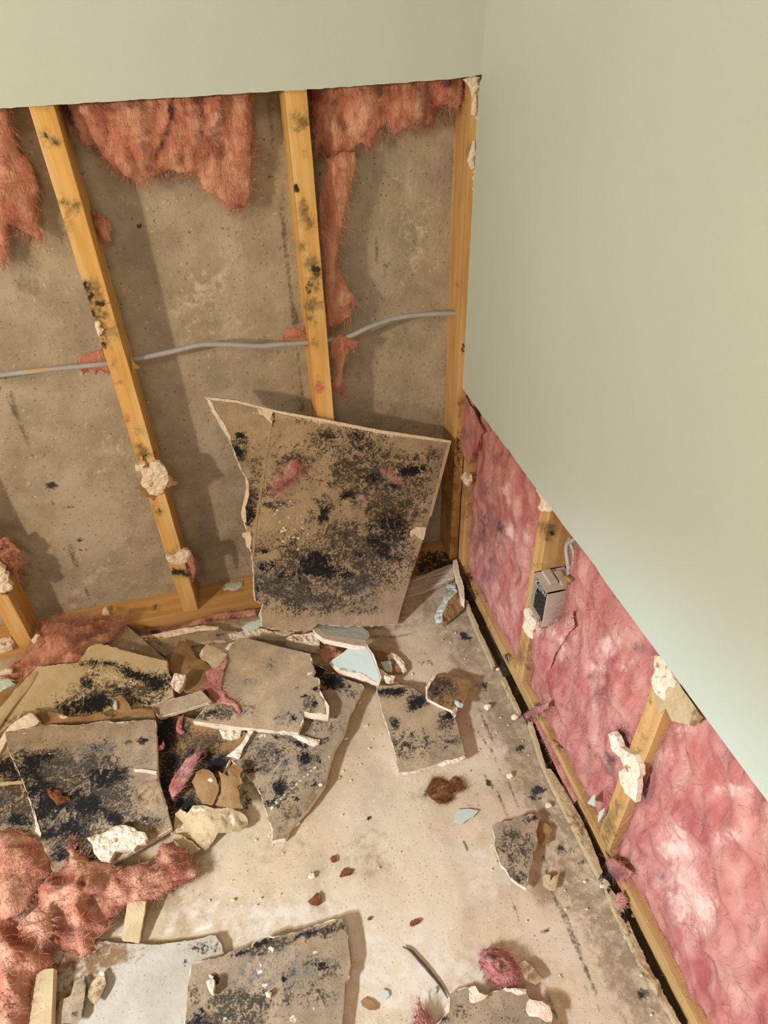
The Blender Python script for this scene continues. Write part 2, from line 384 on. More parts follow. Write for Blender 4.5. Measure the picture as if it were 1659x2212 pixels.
marks(o, pale=M('p', [(440, 640, 60, 120, .42, 20), (540, 900, 200, 80, .2), (900, 480, 60, 160, .34), (250, 980, 60, 60, .34), (480, 700, 100, 60, .30), (950, 700, 60, 150, .2)])+M('c1', [(650, 150, 160, 22, .62, -8), (500, 300, 110, 35, .45, 0), (560, 210, 60, 60, .5), (1500, 110, 70, 60, .45), (450, 400, 70, 40, .45), (850, 230, 160, 30, .35)]),
      grime=M('p', [(60, 620, 50, 60, .25), (430, 1150, 60, 100, .25), (860, 760, 90, 90, .25), (820, 200, 150, 60, .2), (30, 1260, 60, 60, .4)]),
      crack=M('a2', [([(320, 780), (330, 1050), (365, 1300), (400, 1659)], 14, .55), ([(345, 1000), (385, 1400), (425, 1659)], 6, .5), ([(250, 200), (260, 520)], 20, .4), ([(930, 1100), (930, 1260), (1000, 1280)], 8, .5), ([(880, 1280), (950, 1270)], 5, .5), ([(980, 1200), (985, 1360)], 6, .45)])
      + M('a3', [([(0, 460), (60, 560), (130, 700), (190, 880), (270, 1060)], 9, .62), ([(60, 480), (150, 740)], 12, .4), ([(320, 1120), (345, 1220)], 6, .55), ([(430, 1400), (520, 1659)], 6, .4), ([(30, 500), (100, 470), (200, 500)], 5, .35)])
      + M('a4', [([(530, 30), (550, 250), (580, 560)], 8, .5), ([(515, 0), (540, 180), (560, 560)], 5, .5), ([(920, 250), (930, 600)], 4, .3)])+M('c1', [([(430, 0), (530, 220), (580, 360)], 4, .55)]),
      mold2=M('a1', [(890, 910, 26, 22, .8), (1155, 1050, 14, 26, .7), (1240, 1205, 14, 14, .7), (100, 1250, 80, 14, .45, 45)])+M('a3', [(330, 1095, 45, 26, .85), (515, 1440, 30, 14, .7), (510, 1505, 28, 12, .7), (400, 1240, 40, 10, .5, -20), (460, 1225, 25, 10, .7), (560, 1400, 20, 12, .5), (180, 570, 14, 10, .7)])+M('a2', [(250, 720, 14, 12, .8), (1000, 780, 40, 25, .5), (1240, 1500, 14, 30, .5)]))
# floor
us = np.concatenate([np.linspace(-3.2, -1.42, 8), np.arange(-1.40, .16, .006)]); vs = np.concatenate([np.linspace(-3.2, -1.3, 8), np.arange(-1.28, .12, .006)])
V, Fc = grid_plane(us, vs, lambda u, v: (u, v, .0012*nzf(u, v, 12, 8)+.0005*nzf(u, v, 70, 2)-.0012))
nb = len(V); V += [(-3.2, -3.2, -.12), (.16, -3.2, -.12), (.16, .12, -.12), (-3.2, .12, -.12)]; Fc.append((nb, nb+1, nb+2, nb+3)[::-1])
fl = struct(addobj('floor', V, Fc, 'floor', smooth=True))
band = [(880, 1290), (955, 1350), (1000, 1400), (1055, 1490), (1100, 1600), (1150, 1700), (1200, 1800), (1245, 1900), (1290, 2000), (1340, 2100), (1400, 2212)]
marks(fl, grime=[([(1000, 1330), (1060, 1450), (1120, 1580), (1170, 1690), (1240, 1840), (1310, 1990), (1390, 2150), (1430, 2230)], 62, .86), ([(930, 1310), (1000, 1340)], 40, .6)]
      + M('c3', [(590, 620, 80, 80, .7), (930, 1290, 60, 60, .6), (330, 720, 90, 60, .3)])+M('p', [(1200, 1880, 60, 90, .6), (350, 1500, 330, 160, .8), (560, 1640, 200, 120, .5), (700, 1330, 300, 40, .6), (700, 1400, 90, 60, .5), (620, 1800, 130, 90, .3), (800, 1850, 110, 80, .33), (250, 1950, 160, 60, .4)]),
      mold2=M('c3', [(600, 570, 35, 45, .75), (735, 900, 22, 42, .85, -15), (960, 1300, 40, 32, .6), (640, 600, 30, 40, .4), (765, 1520, 22, 30, .8, -20), (700, 1060, 40, 20, .45), (1050, 1590, 70, 40, .55), (170, 600, 160, 8, .4), (360, 740, 60, 40, .35)])
      + M('c6', [(780, 150, 70, 40, .7), (825, 1040, 32, 20, .9), (930, 1340, 18, 30, .6), (1440, 1430, 70, 55, .75, 45), (940, 520, 70, 50, .45), (1080, 600, 90, 60, .3), (175, 1130, 12, 20, .6), (260, 1010, 14, 10, .7), (1390, 1240, 30, 30, .5), (880, 630, 30, 30, .4), (1000, 900, 90, 60, .3), (470, 95, 20, 40, .7, -30)])
      + M('c5', [(390, 180, 60, 110, .5, 0), (1130, 760, 26, 10, .6, -40), (1180, 315, 40, 14, .55, -40), (1320, 240, 22, 14, .5, -30), (1360, 630, 16, 14, .6), (670, 665, 10, 30, .5)]),
      crack=M('c3', [([(600, 1130), (700, 1200), (800, 1350), (860, 1480), (950, 1659)], 8, .62), ([(660, 980), (720, 1100), (790, 1250)], 6, .5), ([(640, 1430), (740, 1470), (850, 1640)], 5, .55), ([(0, 575), (160, 580), (300, 550)], 9, .55), ([(330, 660), (380, 720), (410, 780)], 5, .45), ([(290, 740), (400, 760)], 4, .5)])
      + M('c6', [([(430, 50), (520, 160), (600, 330)], 8, .6), ([(530, 0), (600, 120), (690, 300)], 5, .55), ([(810, 560), (870, 790), (960, 1000), (1040, 1200), (1130, 1400), (1170, 1560)], 9, .7), ([(870, 780), (960, 960), (1080, 1240), (1130, 1400)], 6, .65), ([(540, 690), (640, 930), (730, 1200), (830, 1420), (900, 1600)], 8, .5), ([(380, 60), (400, 280)], 3, .5), ([(1040, 1260), (1140, 1580)], 5, .6)]),
      dust=M('p', [(600, 2010, 360, 90, .55), (900, 2120, 300, 120, .6), (470, 1770, 60, 120, .45), (380, 2120, 200, 120, .4), (1060, 1900, 100, 120, .3), (760, 1740, 220, 120, .2)]),  # pale blots paint the cool light pool into the dusty floor
      stain=M('p', [(420, 1850, 70, 50, .5), (640, 1780, 40, 60, .4), (380, 1960, 110, 70, .5), (920, 1700, 60, 40, .4), (1170, 1920, 26, 40, .7), (800, 1420, 70, 60, .5), (560, 1860, 60, 40, .3)]),  # lower left blots paint the pink clump's shadow, the others are stains
      pale=M('p', [(480, 1965, 50, 4, .7, -12), (440, 2005, 40, 4, .7, -12), (950, 1440, 60, 60, .25), (960, 1600, 12, 50, .2)]))
# painted drywall left hanging above the cuts
fB = Frame((0, 0, 0), (0, -1, 0)); fR = Frame((0, 0, 0), (-1, 0, 0), (0, -1, 0))
pl = [(-3.2, 2.4), (-3.2, H1-.002), (-1.3, H1), (-1.0, H1-.001), (-.7, H1+.001), (-.3, H1), (-.04, H1+.002), (0, H1+.006), (0, 2.4)]
pb = [(u, v) for u, v in pl]
if fB.v[2] < 0: pb = [(u, -v) for u, v in pl]
o = struct(slab('wall_back', np.array(pb), fB, D, 'paint', amp=.0012, step=.01, grid=.09, straight=(0, 7, 8), rough=0)); o['label'] = 'pale green painted drywall left above the level saw cut'
def vR(y, z):
    P = np.array([0, y, z]); return fR.to2(P)
pr = [vR(0, 2.4), vR(0, H1), vR(D, H1-.01), vR(D, H2), vR(-.15, H2), vR(-.25, H2), vR(-.262, H2+.003), vR(-.30, H2), vR(-.52, H2), vR(-.57, H2+.002), vR(-.62, H2+.004), vR(-.66, H2), vR(-3.2, H2), vR(-3.2, 2.4)]
o = struct(slab('wall_right', np.array(pr), fR, D, 'paint', amp=.0016, step=.006, grid=.09, straight=(0, 1, 3, 12, 13, 11))); o['label'] = 'pale green painted drywall right of the corner'
# sheathing that closes the right wall behind its insulation
struct(addobj('wall_right_sheathing', boxv(np.array([.108, -3.2, -.02]), np.array([.02, 0, 0]), np.array([0, 3.32, 0]), np.array([0, 0, 2.42])), [(0, 1, 3, 2), (4, 6, 7, 5), (0, 4, 5, 1), (2, 3, 7, 6), (0, 2, 6, 4), (1, 5, 7, 3)], 'shadow_gap')).name = 'wall_right_sheathing'

# ------------------------------------------------------------------ framing
h = .019; PT = .038
plank('bottom_plate', (-2.2, D, 0), (-.0, D+.089, PT), 'wood_h', 'bottom wooden plate lying along the concrete wall under the studs', 'wood', axis=0, fine=8,
      marks_=dict(mold2=M('c1', [(1000, 385, 30, 18, .8), (720, 430, 16, 12, .6), (1170, 300, 40, 12, .5)])+M('c3', [(430, 100, 130, 100, .75)]), stain=M('c1', [(900, 400, 200, 30, .5), (350, 500, 120, 40, .5), (1500, 280, 100, 30, .4), (900, 520, 260, 20, .5)])+M('c3', [(400, 150, 200, 80, .8)]), pale=M('c1', [(1100, 330, 200, 12, .35)])))
plank('bottom_plate', (D, -3.0, 0), (D+.089, .012, PT), 'wood_y', 'bottom wooden plate running along the floor under the right wall', 'wood', axis=1, fine=8,
      marks_=dict(mold2=M('c3', [(620, 230, 40, 80, .6), (660, 330, 30, 60, .5), (880, 720, 50, 60, .5)])+M('a6', [(200, 700, 60, 100, .5), (660, 1620, 40, 60, .6), (330, 900, 50, 60, .5)])+M('c6', [(1240, 620, 60, 60, .7)]),
                  stain=M('c3', [(700, 400, 60, 260, .4, -25), (1150, 1200, 70, 120, .5, -20)])+M('c6', [(1130, 300, 60, 200, .35, -30)])))
ZT = 2.38
def stud(x, label, mk): return plank('wall_stud', (x-h, D, PT), (x+h, D+.089, ZT), 'wood', label, 'stud', marks_=mk, fine=8)
stud(xs0, 'far left wooden wall stud, only its foot showing', dict(mold2=M('c1', [(60, 120, 60, 60, .7), (20, 300, 50, 20, .6)])))
stud(xs1, 'second stud from left, grey cable passing behind its black-spotted middle', dict(
    mold=M('a1', [(300, 340, 60, 60, .6), (360, 370, 50, 30, .65), (400, 760, 50, 45, .65), (490, 780, 35, 50, .7), (600, 1370, 110, 120, .7), (640, 1500, 70, 80, .6), (300, 165, 80, 30, .35)])+M('a3', [(930, 900, 70, 50, .7), (890, 740, 50, 40, .45), (890, 840, 40, 40, .6), (700, 110, 80, 80, .6), (710, 310, 50, 40, .45), (1010, 1250, 50, 60, .45), (1120, 1540, 60, 50, .7)])+M('c1', [(1180, 170, 70, 30, .8)]),
    mold2=M('a1', [(300, 345, 18, 18, .8), (360, 375, 22, 14, .7), (405, 745, 24, 24, .7), (550, 1300, 50, 30, .9, 20), (660, 1410, 40, 20, .85), (580, 1370, 30, 40, .75), (605, 1470, 26, 40, .8), (605, 1105, 9, 14, .8), (665, 1500, 30, 20, .6)])+M('a3', [(670, 190, 30, 30, .95), (650, 110, 30, 30, .6), (920, 910, 40, 28, .55), (1015, 1255, 18, 22, .6), (770, 580, 7, 30, .7), (1100, 1640, 70, 26, .8)])+M('c1', [(1150, 165, 44, 20, .95), (1200, 180, 30, 16, .9)]),
    stain=M('a1', [(440, 850, 50, 120, .5), (440, 1000, 20, 90, .4)]), pink=M('a3', [(755, 420, 45, 30, .9), (812, 665, 18, 32, .9)]), pale=[]))
stud(xs2, 'middle stud standing behind the leaning mouldy board', dict(
    mold=M('a2', [(430, 360, 70, 70, .8), (455, 940, 45, 90, .75), (500, 1010, 50, 60, .65), (520, 1350, 70, 110, .9), (530, 1530, 60, 60, .7), (450, 1170, 40, 60, .5), (500, 1620, 70, 60, .5)])+M('a4', [(640, 150, 40, 50, .4)]),
    mold2=M('a2', [(415, 795, 20, 22, 1.0), (445, 1160, 14, 14, .95), (525, 1330, 60, 60, .75), (490, 1280, 40, 30, .6), (490, 1430, 20, 60, .7), (475, 380, 30, 30, .5), (450, 890, 22, 26, .5)]),
    stain=M('a2', [(480, 560, 50, 60, .3)]), pink=M('a4', [(670, 410, 28, 40, .8), (660, 370, 10, 30, .6)])))
plank('wall_stud', (-.012, D, PT), (D-.001, D+.089, ZT), 'wood_side', 'stud at the room corner, edge of the right drywall against it', 'stud', fine=8, marks_=dict(
    mold2=M('a4', [(1495, 200, 14, 30, .8)])+M('a5', [(160, 450, 40, 160, .6), (90, 560, 60, 120, .4)]), stain=M('a5', [(80, 700, 60, 300, .75), (120, 1050, 40, 120, .6)]),  # brown blots paint shade onto the stud's left face
    mold=M('a2', [(1530, 560, 30, 60, .7), (1450, 1400, 20, 20, .6), (1420, 620, 10, 20, .6)])+M('a5', [(160, 200, 40, 90, .6)]), pale=M('a2', [(1560, 130, 30, 60, .9), (1575, 300, 14, 90, .8), (1550, 700, 14, 200, .5)])))
def rstud(y, label, mk): return plank('wall_stud', (D, y-h, PT), (D+.089, y+h, ZT), 'wood_side', label, 'stud', marks_=mk, fine=8)
rstud(-.0075, 'first stud of the right wall, beside the corner, mostly under pink fibre', dict(stain=M('a5', [(220, 850, 60, 160, .6)]), mold=M('a5', [(170, 180, 50, 60, .7), (200, 340, 60, 60, .7), (190, 700, 40, 60, .5)]), pink=M('a5', [(230, 300, 60, 200, .5)])))
rstud(yB, 'right wall stud that carries the outlet box', dict(mold=M('a5', [(730, 960, 60, 60, .8), (680, 950, 40, 50, .6), (640, 1190, 60, 30, .5)])+M('c3', [(960, 700, 50, 80, .7), (1020, 780, 40, 20, .8)]), mold2=M('a5', [(740, 970, 26, 20, .8)])+M('c3', [(1020, 785, 26, 12, .9)]), stain=M('c3', [(990, 650, 80, 120, .4)])))
rstud(yC, 'nearest right wall stud with long white plaster scrap on its face', dict(mold=M('a6', [(640, 1450, 60, 200, .65, 10), (900, 640, 14, 50, .6), (800, 950, 70, 30, .6), (690, 1300, 60, 60, .5)]), stain=M('a6', [(840, 820, 60, 160, .4), (720, 1500, 50, 120, .5)])))

# ------------------------------------------------------------------ cable through the studs
cy = .052
cp = [FY(.048).hit(*q) for q in Q('a3', [(-220, 420), (0, 385), (350, 345), (700, 310)])+Q('a3', [(880, 280), (1100, 235), (1280, 193), (1450, 190), (1659, 200)])+Q('a4', [(430, 172), (600, 160)])]
cp += [FY(.05).hit(*q) for q in Q('a4', [(720, 145), (830, 128), (960, 70), (1100, 22), (1250, 0), (1400, -8), (1462, -8)])]
cab = tube('electrical_cable', cp, .0056, 'cable', flat=1.0)
marks(cab, stain=M('a3', [(240, 350, 110, 20, .8)])+M('a4', [(590, 160, 20, 14, .8)]))
tag(cab, 'grey electrical cable strung level through the studs over bare concrete', 'cable')
# the drilled holes' splinter beside the stud
s = slab('wood_splinter', FY(.03).px(Q('a3', [(835, 270), (850, 300), (890, 335), (885, 348), (860, 345), (865, 380), (845, 330)])), FY(.03), .004, 'wood', amp=.0008)
tag(s, 'small wood splinter sticking out of the stud under the cable', 'wood')

# ------------------------------------------------------------------ insulation, back wall
def yf(y): return FY(y)
UP = -1 if fB.v[2] < 0 else 1; DN = (0, -UP)
z2 = lambda x, z: (x*fB.u[0], z*UP)
def hang(label, pts, key, y, top=1.32, **kw):
    f = FY(y); q = f.px(Q(key, pts)); a, b = q[0].copy(), q[-1].copy()
    a[1] = top*UP; b[1] = top*UP
    return wool(label, np.vstack([[a], q, [b]]), f, world2=True, flow=DN, m='wool_warm_lit', name='insulation_batt', **kw)
hang('ragged red-pink insulation batt hanging at the left edge between studs', [(-200, 165), (-200, 1000), (-60, 1150), (50, 1150), (60, 900), (150, 940), (270, 1025), (235, 850), (235, 640), (185, 500), (110, 420), (75, 300), (60, 165)], 'a1', .070, bulge=.025, nf=3500, ridge=.014, lumps=.012, rs=22, flen=.03, grid=.0075,
     marks_=dict(mold=M('a1', [(100, 900, 60, 50, .6), (60, 700, 30, 40, .6), (70, 300, 20, 200, .5)]), mold2=M('a1', [(30, 740, 20, 40, .6)])))
hang('wide torn pink insulation batt hanging between the two left studs', [(425, 165), (470, 300), (520, 370), (600, 400), (700, 500), (820, 600), (925, 650), (975, 590), (1080, 560), (1280, 600), (1300, 680), (1400, 730), (1480, 800), (1560, 800), (1610, 700), (1600, 500), (1620, 60)], 'a1', .062, bulge=.030, nf=8000, ridge=.018, lumps=.018, rs=20, flen=.026, grid=.007,
     marks_=dict(mold2=M('a1', [([(1100, 60), (1090, 250), (1000, 480)], 22, .75), ([(1290, 150), (1290, 330)], 22, .5), (960, 540, 40, 30, .6), (1230, 580, 50, 30, .6), ([(400, 130), (500, 330)], 30, .6)]), mold=M('a1', [(1150, 460, 50, 40, .55), (600, 200, 60, 60, .3), (880, 180, 200, 100, .35), (1560, 400, 50, 300, .4)]), pale=M('a1', [(1380, 300, 60, 140, .5), (540, 180, 70, 40, .5), (920, 380, 60, 80, .35), (1150, 330, 60, 100, .35)])))
hang('shaggy pink insulation batt hanging between middle stud and corner', [(505, 160), (515, 300), (540, 540), (600, 530), (625, 680), (700, 580), (760, 560), (830, 500), (905, 540), (930, 430), (980, 380), (1040, 450), (1100, 410), (1190, 380), (1300, 390), (1310, 290), (1370, 260), (1440, 300), (1480, 230), (1490, 95)], 'a2', .062, bulge=.022, nf=7000, ridge=.014, lumps=.012, rs=24, flen=.03, grid=.007, spread=.6,
     marks_=dict(mold2=M('a2', [(960, 400, 50, 30, .6), (860, 130, 50, 14, .7), (1370, 120, 80, 30, .6)]), mold=M('a2', [(1200, 350, 90, 40, .5), (1360, 250, 50, 60, .5), (650, 420, 80, 30, .4)]), pale=M('a2', [(1200, 240, 30, 120, .6), (850, 280, 90, 50, .5, -40), (760, 430, 50, 100, .5, 30), (600, 300, 60, 90, .3)])))
f = FY(.05); wool('long thin pink insulation strand dangling beside the middle stud', Q('a2', [(610, 600), (560, 900), (585, 1200), (600, 1500), (612, 1659), (640, 1680), (690, 1660), (760, 1610), (750, 1540), (790, 1480), (720, 1400), (670, 1290), (690, 1100), (735, 900), (800, 660), (790, 560), (700, 560)]), f, bulge=.016, nf=2600, flow=DN, m='wool_warm_lit', flen=.03, ridge=.006, grid=.006, amp=.002, name='insulation_strand',
     marks_=dict(mold=M('a2', [(600, 1000, 40, 500, .55), (610, 1400, 30, 200, .6), (680, 1630, 50, 40, .4)]), pale=M('a2', [(700, 1500, 30, 80, .5)])))
f = FY(.045); wool('pink insulation tuft hanging below the cable by the middle stud', Q('a4', [(735, 150), (790, 110), (830, 130), (850, 145), (905, 150), (870, 200), (835, 190), (830, 230), (805, 300), (800, 350), (815, 400), (800, 480), (785, 430), (750, 440), (745, 390), (775, 330), (755, 240), (735, 210)]), f, bulge=.012, nf=1300, flow=DN, m='wool_warm_lit', flen=.018, ridge=.005, grid=.005, amp=.002, name='insulation_tuft')
f = FY(.062); wool('pink insulation tuft above the cable at the left of the middle stud', Q('a4', [(455, 110), (480, 75), (530, 70), (580, 100), (600, 150), (590, 185), (560, 160), (450, 150)]), f, bulge=.018, nf=700, flow=(1, 0), m='wool_warm_lit', flen=.012, ridge=.008, grid=.005, amp=.002, name='insulation_tuft')
f = FY(.062); wool('pink insulation tuft behind the cable left of the second stud', Q('a3', [(490, 300), (520, 260), (600, 240), (650, 225), (720, 260), (730, 370), (690, 375), (640, 350), (610, 385), (580, 345), (530, 385), (510, 330)]), f, bulge=.012, nf=700, flow=(1, 0), m='wool_warm_lit', flen=.012, ridge=.006, grid=.005, amp=.003, name='insulation_tuft')
f = FY(.080); wool('dark red insulation tuft stuck on concrete right of the second stud', Q('a1', [(570, 820), (620, 820), (680, 860), (715, 900), (700, 960), (715, 1010), (660, 1030), (620, 960), (590, 900)]), f, bulge=.012, nf=600, flow=DN, m='wool_warm_lit', flen=.012, ridge=.006, grid=.005, amp=.003, name='insulation_tuft', marks_=dict(mold=M('a1', [(620, 850, 60, 60, .7)])))
f = FY(.045); wool('dark red insulation tuft beside the foot of the far left stud', Q('c1', [(-60, -20), (30, -60), (90, -10), (130, 30), (110, 80), (150, 110), (110, 160), (120, 220), (70, 160), (40, 120), (0, 100), (-60, 60)]), f, bulge=.018, nf=900, flow=DN, m='wool_warm_lit', flen=.022, ridge=.008, grid=.006, amp=.004, name='insulation_tuft', marks_=dict(mold2=M('c1', [(60, 60, 60, 60, .6), (20, 0, 60, 60, .6)])))
f = FY(.004); wool('wisp of pink fibre hanging from plaster scrap low on the second stud', Q('c1', [(1180, 5), (1215, 20), (1240, 80), (1255, 160), (1240, 215), (1215, 150), (1200, 90)]), f, bulge=.006, nf=450, flow=DN, m='wool', flen=.018, ridge=.003, grid=.005, amp=.002, name='insulation_wisp')

# ------------------------------------------------------------------ insulation, right wall bays (y, z)
def bay(label, y0, y1, mk, poly=None, **kw):
    f = FX(.034); P = [f.to2(np.array([.034, y, z])) for y, z in ((y1, PT+.001), (y0, PT+.001), (y0, H2+.03), (y1, H2+.03))] if poly is None else [f.to2(np.array([.034, y, z])) for y, z in poly]
    d = dict(bulge=.016, nf=9000, clamp=True, ridge=.010, lumps=.016, lscale=8, rs=13, flen=.035, grid=.008, spread=.7, back=.05, amp=.001, rise=.2, stretch=(1, .35)); d.update(kw)
    return wool(label, np.array(P), f, world2=True, flow=f.to2(np.array([0, -.25, -1.]))-f.to2(np.zeros(3)), name='insulation_batt', marks_=mk, **d)
bay('pink insulation batt filling right wall between corner and outlet box stud', yB+h+.001, -.0075-h-.001, dict(
    mold=M('a5', [(330, 700, 90, 60, .55), (440, 520, 80, 60, .5), (330, 960, 90, 160, .75, 15), (280, 380, 60, 60, .4), (400, 1080, 60, 160, .6, 15), (360, 1200, 60, 120, .7), (230, 1000, 30, 80, .5), (300, 1400, 50, 120, .5)])+M('p', [(1000, 900, 30, 30, .6)]),
    mold2=M('a5', [(430, 490, 60, 30, .65), (410, 950, 30, 60, .65), (300, 950, 40, 110, .5), (360, 1180, 26, 60, .5), (400, 1400, 30, 60, .4), (190, 350, 40, 50, .7)]), pale=M('a5', [(520, 1000, 90, 140, .5), (460, 700, 50, 60, .45), (150, 250, 30, 60, .4), (500, 780, 60, 60, .35)])), nf=7000)
bay('pink insulation batt between the outlet box stud and the nearest stud', yC+h+.001, yB-h-.001, dict(
    mold=M('a6', [(590, 620, 80, 90, .65), (700, 830, 60, 90, .6), (850, 300, 60, 60, .7), (650, 1050, 60, 60, .7), (620, 1210, 60, 30, .6), (450, 1080, 120, 60, .35, 40), (520, 480, 40, 40, .6)]),
    mold2=M('a6', [(720, 850, 60, 70, .75), (590, 570, 40, 30, .5), (640, 1000, 50, 60, .6), (510, 480, 14, 14, .8), (920, 320, 20, 20, .8), (650, 1245, 20, 14, .9)]), pale=M('a6', [(640, 280, 120, 70, .65, -30), (760, 400, 120, 50, .5, -30), (250, 130, 80, 40, .5), (340, 320, 30, 80, .5, 20), (560, 430, 80, 40, .5)])), nf=12000, lumps=.014, poly=[(yC+h+.001, PT+.001), (yB-h-.012, PT+.001), (yB-h-.010, .17), (yB-h-.016, .27), (-.480, .292), (-.506, .300), (-.520, .34), (-.516, .41), (-.508, .48), (-.512, .54), (-.47, .575), (-.455, H2+.03), (yC+h+.001, H2+.03)])
wool('recessed pink insulation behind the outlet box', np.array([FX(.088).to2(np.array([.088, y, z])) for y, z in ((yB-h-.002, .10), (-.60, .10), (-.60, H2+.03), (yB-h-.002, H2+.03))]), FX(.088), world2=True, flow=(0, 1), bulge=.008, nf=600, flen=.02, grid=.01, amp=.001, back=.004, name='insulation_fold', clamp=True)
bay('pale pink insulation batt right of the nearest stud, lower right of view', -1.9, yC-h-.001, dict(
    mold=M('a6', [(880, 1220, 60, 60, .6), (1060, 1180, 60, 20, .5), (1150, 1400, 50, 200, .3)])+M('c6', [(1450, 530, 120, 26, .5, 40), (1560, 700, 50, 60, .6), (1600, 950, 40, 120, .5, -20)]),
    mold2=M('a6', [(850, 1250, 40, 30, .6), (860, 1100, 14, 60, .7)])+M('c6', [(1540, 680, 40, 20, .5), (1600, 830, 30, 50, .5)]), pale=M('a6', [(1060, 1560, 140, 140, .6), (1000, 1000, 100, 90, .4), (1400, 1200, 180, 60, .45), (1080, 820, 140, 50, .5), (1400, 1500, 120, 60, .5)])+M('p', [(1500, 1950, 120, 60, .5, 50)])), nf=16000, lumps=.016)
wool('faint pink fibre veil over the corner studs below the drywall tip', Q('a5', [(105, 130), (160, 80), (200, 110), (260, 220), (310, 330), (270, 430), (215, 540), (160, 470), (110, 380), (85, 250)]), FX(.008), bulge=.004, nf=1500, flow=(.3, -1), flen=.035, ridge=.003, grid=.006, amp=.004, name='insulation_wisp', back=.001, clamp=True, marks_=dict(mold=M('a5', [(180, 180, 50, 70, .6), (200, 340, 60, 50, .7)])))
f = FX(.006)
wool('rounded pale pink insulation fold bulging under the outlet box', Q('a6', [(170, 160), (260, 150), (350, 110), (410, 60), (420, 160), (385, 200), (300, 330), (260, 440), (235, 520), (190, 480), (140, 340), (150, 240)]), FX(.016), bulge=.020, nf=1200, flow=(0, 1), flen=.02, ridge=.006, grid=.006, amp=.002, name='insulation_fold', marks_=dict(pale=M('a6', [(250, 190, 90, 50, .6), (350, 250, 30, 80, .6)]), mold=M('a6', [(300, 210, 14, 14, .6)])))
s = slab('paper_facing', FX(.008).px(Q('a6', [(905, 560), (1030, 460), (1180, 640), (1260, 740), (1200, 790), (1150, 780), (1050, 765), (1000, 690), (950, 720), (920, 640)])), FX(.008), .0008, 'paper_tan', amp=.002, rough=.002, rscale=30, grid=.006, shape=lambda p: .004*np.sin(p[:, 0]*30)); s.name = 'backing_paper'
marks(s, stain=M('a6', [(1210, 720, 50, 60, .7)])); tag(s, 'tan paper flap over insulation just under the right drywall cut', 'paper')
wool('dark grey fibre tuft caught across the gap beside the long plate', Q('a6', [(60, 740), (140, 690), (220, 660), (260, 640), (250, 680), (170, 725), (90, 755)]), FX(-.004), bulge=.006, nf=500, flow=(1, .2), flen=.03, ridge=.003, grid=.006, amp=.002, name='insulation_wisp', marks_=dict(mold=M('a6', [(150, 700, 120, 60, .6)])))
wool('grey-pink fibre wisp over the long plate near the nearest stud', Q('c6', [(1210, 590), (1250, 570), (1300, 600), (1380, 660), (1360, 700), (1300, 720), (1230, 660)]), FX(.002), bulge=.008, nf=600, flow=(1, -.2), flen=.022, ridge=.003, grid=.006, amp=.002, name='insulation_wisp', marks_=dict(mold=M('c6', [(1280, 650, 80, 60, .8)]), mold2=M('c6', [(1270, 680, 50, 60, .6)])))
wool('rust pink insulation lump wedged beside the long plate, lower right', Q('c6', [(1280, 800), (1310, 790), (1350, 830), (1340, 880), (1290, 885), (1270, 850)]), F3((1335, 1930, .03), (1350, 1930, .03), (1340, 1955, .02)), bulge=.010, nf=250, flow=(1, 0), flen=.01, ridge=.003, grid=.005, amp=.002, name='insulation_lump')

# ------------------------------------------------------------------ plaster scraps left on screws
def scrap(label, key, pts, fr, t=.010, rough=.003, mk=None, m='gypsum', name='plaster_scrap', cat='plaster', amp=.0018, dome=.002, grid=.004, group=None):
    o = slab(name, fr.px(Q(key, pts)), fr, t, m, amp=amp, step=.003, grid=grid, rough=rough, rscale=90, dome=dome)
    if mk: marks(o, **mk)
    return tag(o, label, cat, group)
scrap('large cream plaster scrap with a screw hole halfway down the second stud', 'a3', [(862, 960), (925, 955), (950, 975), (970, 940), (1020, 945), (1050, 975), (1075, 1015), (1082, 1070), (1060, 1100), (1045, 1140), (1000, 1160), (960, 1150), (940, 1120), (910, 1100), (900, 1080), (915, 1040), (900, 1005), (870, 995)], FY(.003), .009,
      mk=dict(stain=M('a3', [(968, 1088, 22, 18, 1.0), (940, 970, 24, 14, .8), (1060, 1040, 20, 40, .3)]), mold2=M('a3', [(965, 1086, 12, 8, 1.0)])))
scrap('brown torn paper rag behind the large plaster scrap', 'a3', [(870, 1100), (900, 1060), (950, 1130), (1000, 1165), (980, 1190), (960, 1170), (930, 1165), (900, 1130)], FY(.0105), .001, m='paper_brown', name='paper_scrap', cat='paper', rough=.001)
scrap('orange brown shred at the right side of the large plaster scrap', 'a3', [(1070, 1010), (1100, 1040), (1110, 1065), (1135, 1070), (1130, 1090), (1105, 1095), (1085, 1110), (1065, 1100)], FY(.004), .004, m='paper_brown', name='paper_scrap', cat='paper', rough=.002)
scrap('cream plaster scrap near the foot of the second stud', 'c1', [(1060, 70), (1120, 65), (1150, 40), (1195, 20), (1225, 40), (1215, 75), (1195, 105), (1150, 120), (1100, 110), (1070, 95)], FY(.003), .009, mk=dict(mold=M('c1', [(1110, 75, 16, 12, .8)]), stain=M('c1', [(1110, 75, 16, 12, .9)])))
scrap('cream plaster scrap on the far left stud foot', 'c1', [(-40, 130), (0, 125), (35, 150), (30, 180), (55, 185), (50, 230), (80, 260), (75, 280), (30, 300), (-40, 290)], FY(-.002), .014, rough=.004)
scrap('small white plaster bit on black mould patch of the second stud', 'a1', [(608, 1530), (630, 1520), (645, 1540), (640, 1565), (665, 1575), (650, 1600), (632, 1620), (620, 1590), (605, 1560)], FY(.008), .006)
scrap('cream plaster bit at the drywall corner above the corner stud', 'a2', [(1480, 95), (1530, 75), (1590, 80), (1570, 110), (1590, 140), (1560, 180), (1570, 260), (1555, 335), (1535, 320), (1545, 220), (1530, 150), (1500, 110)], FY(.008), .005)
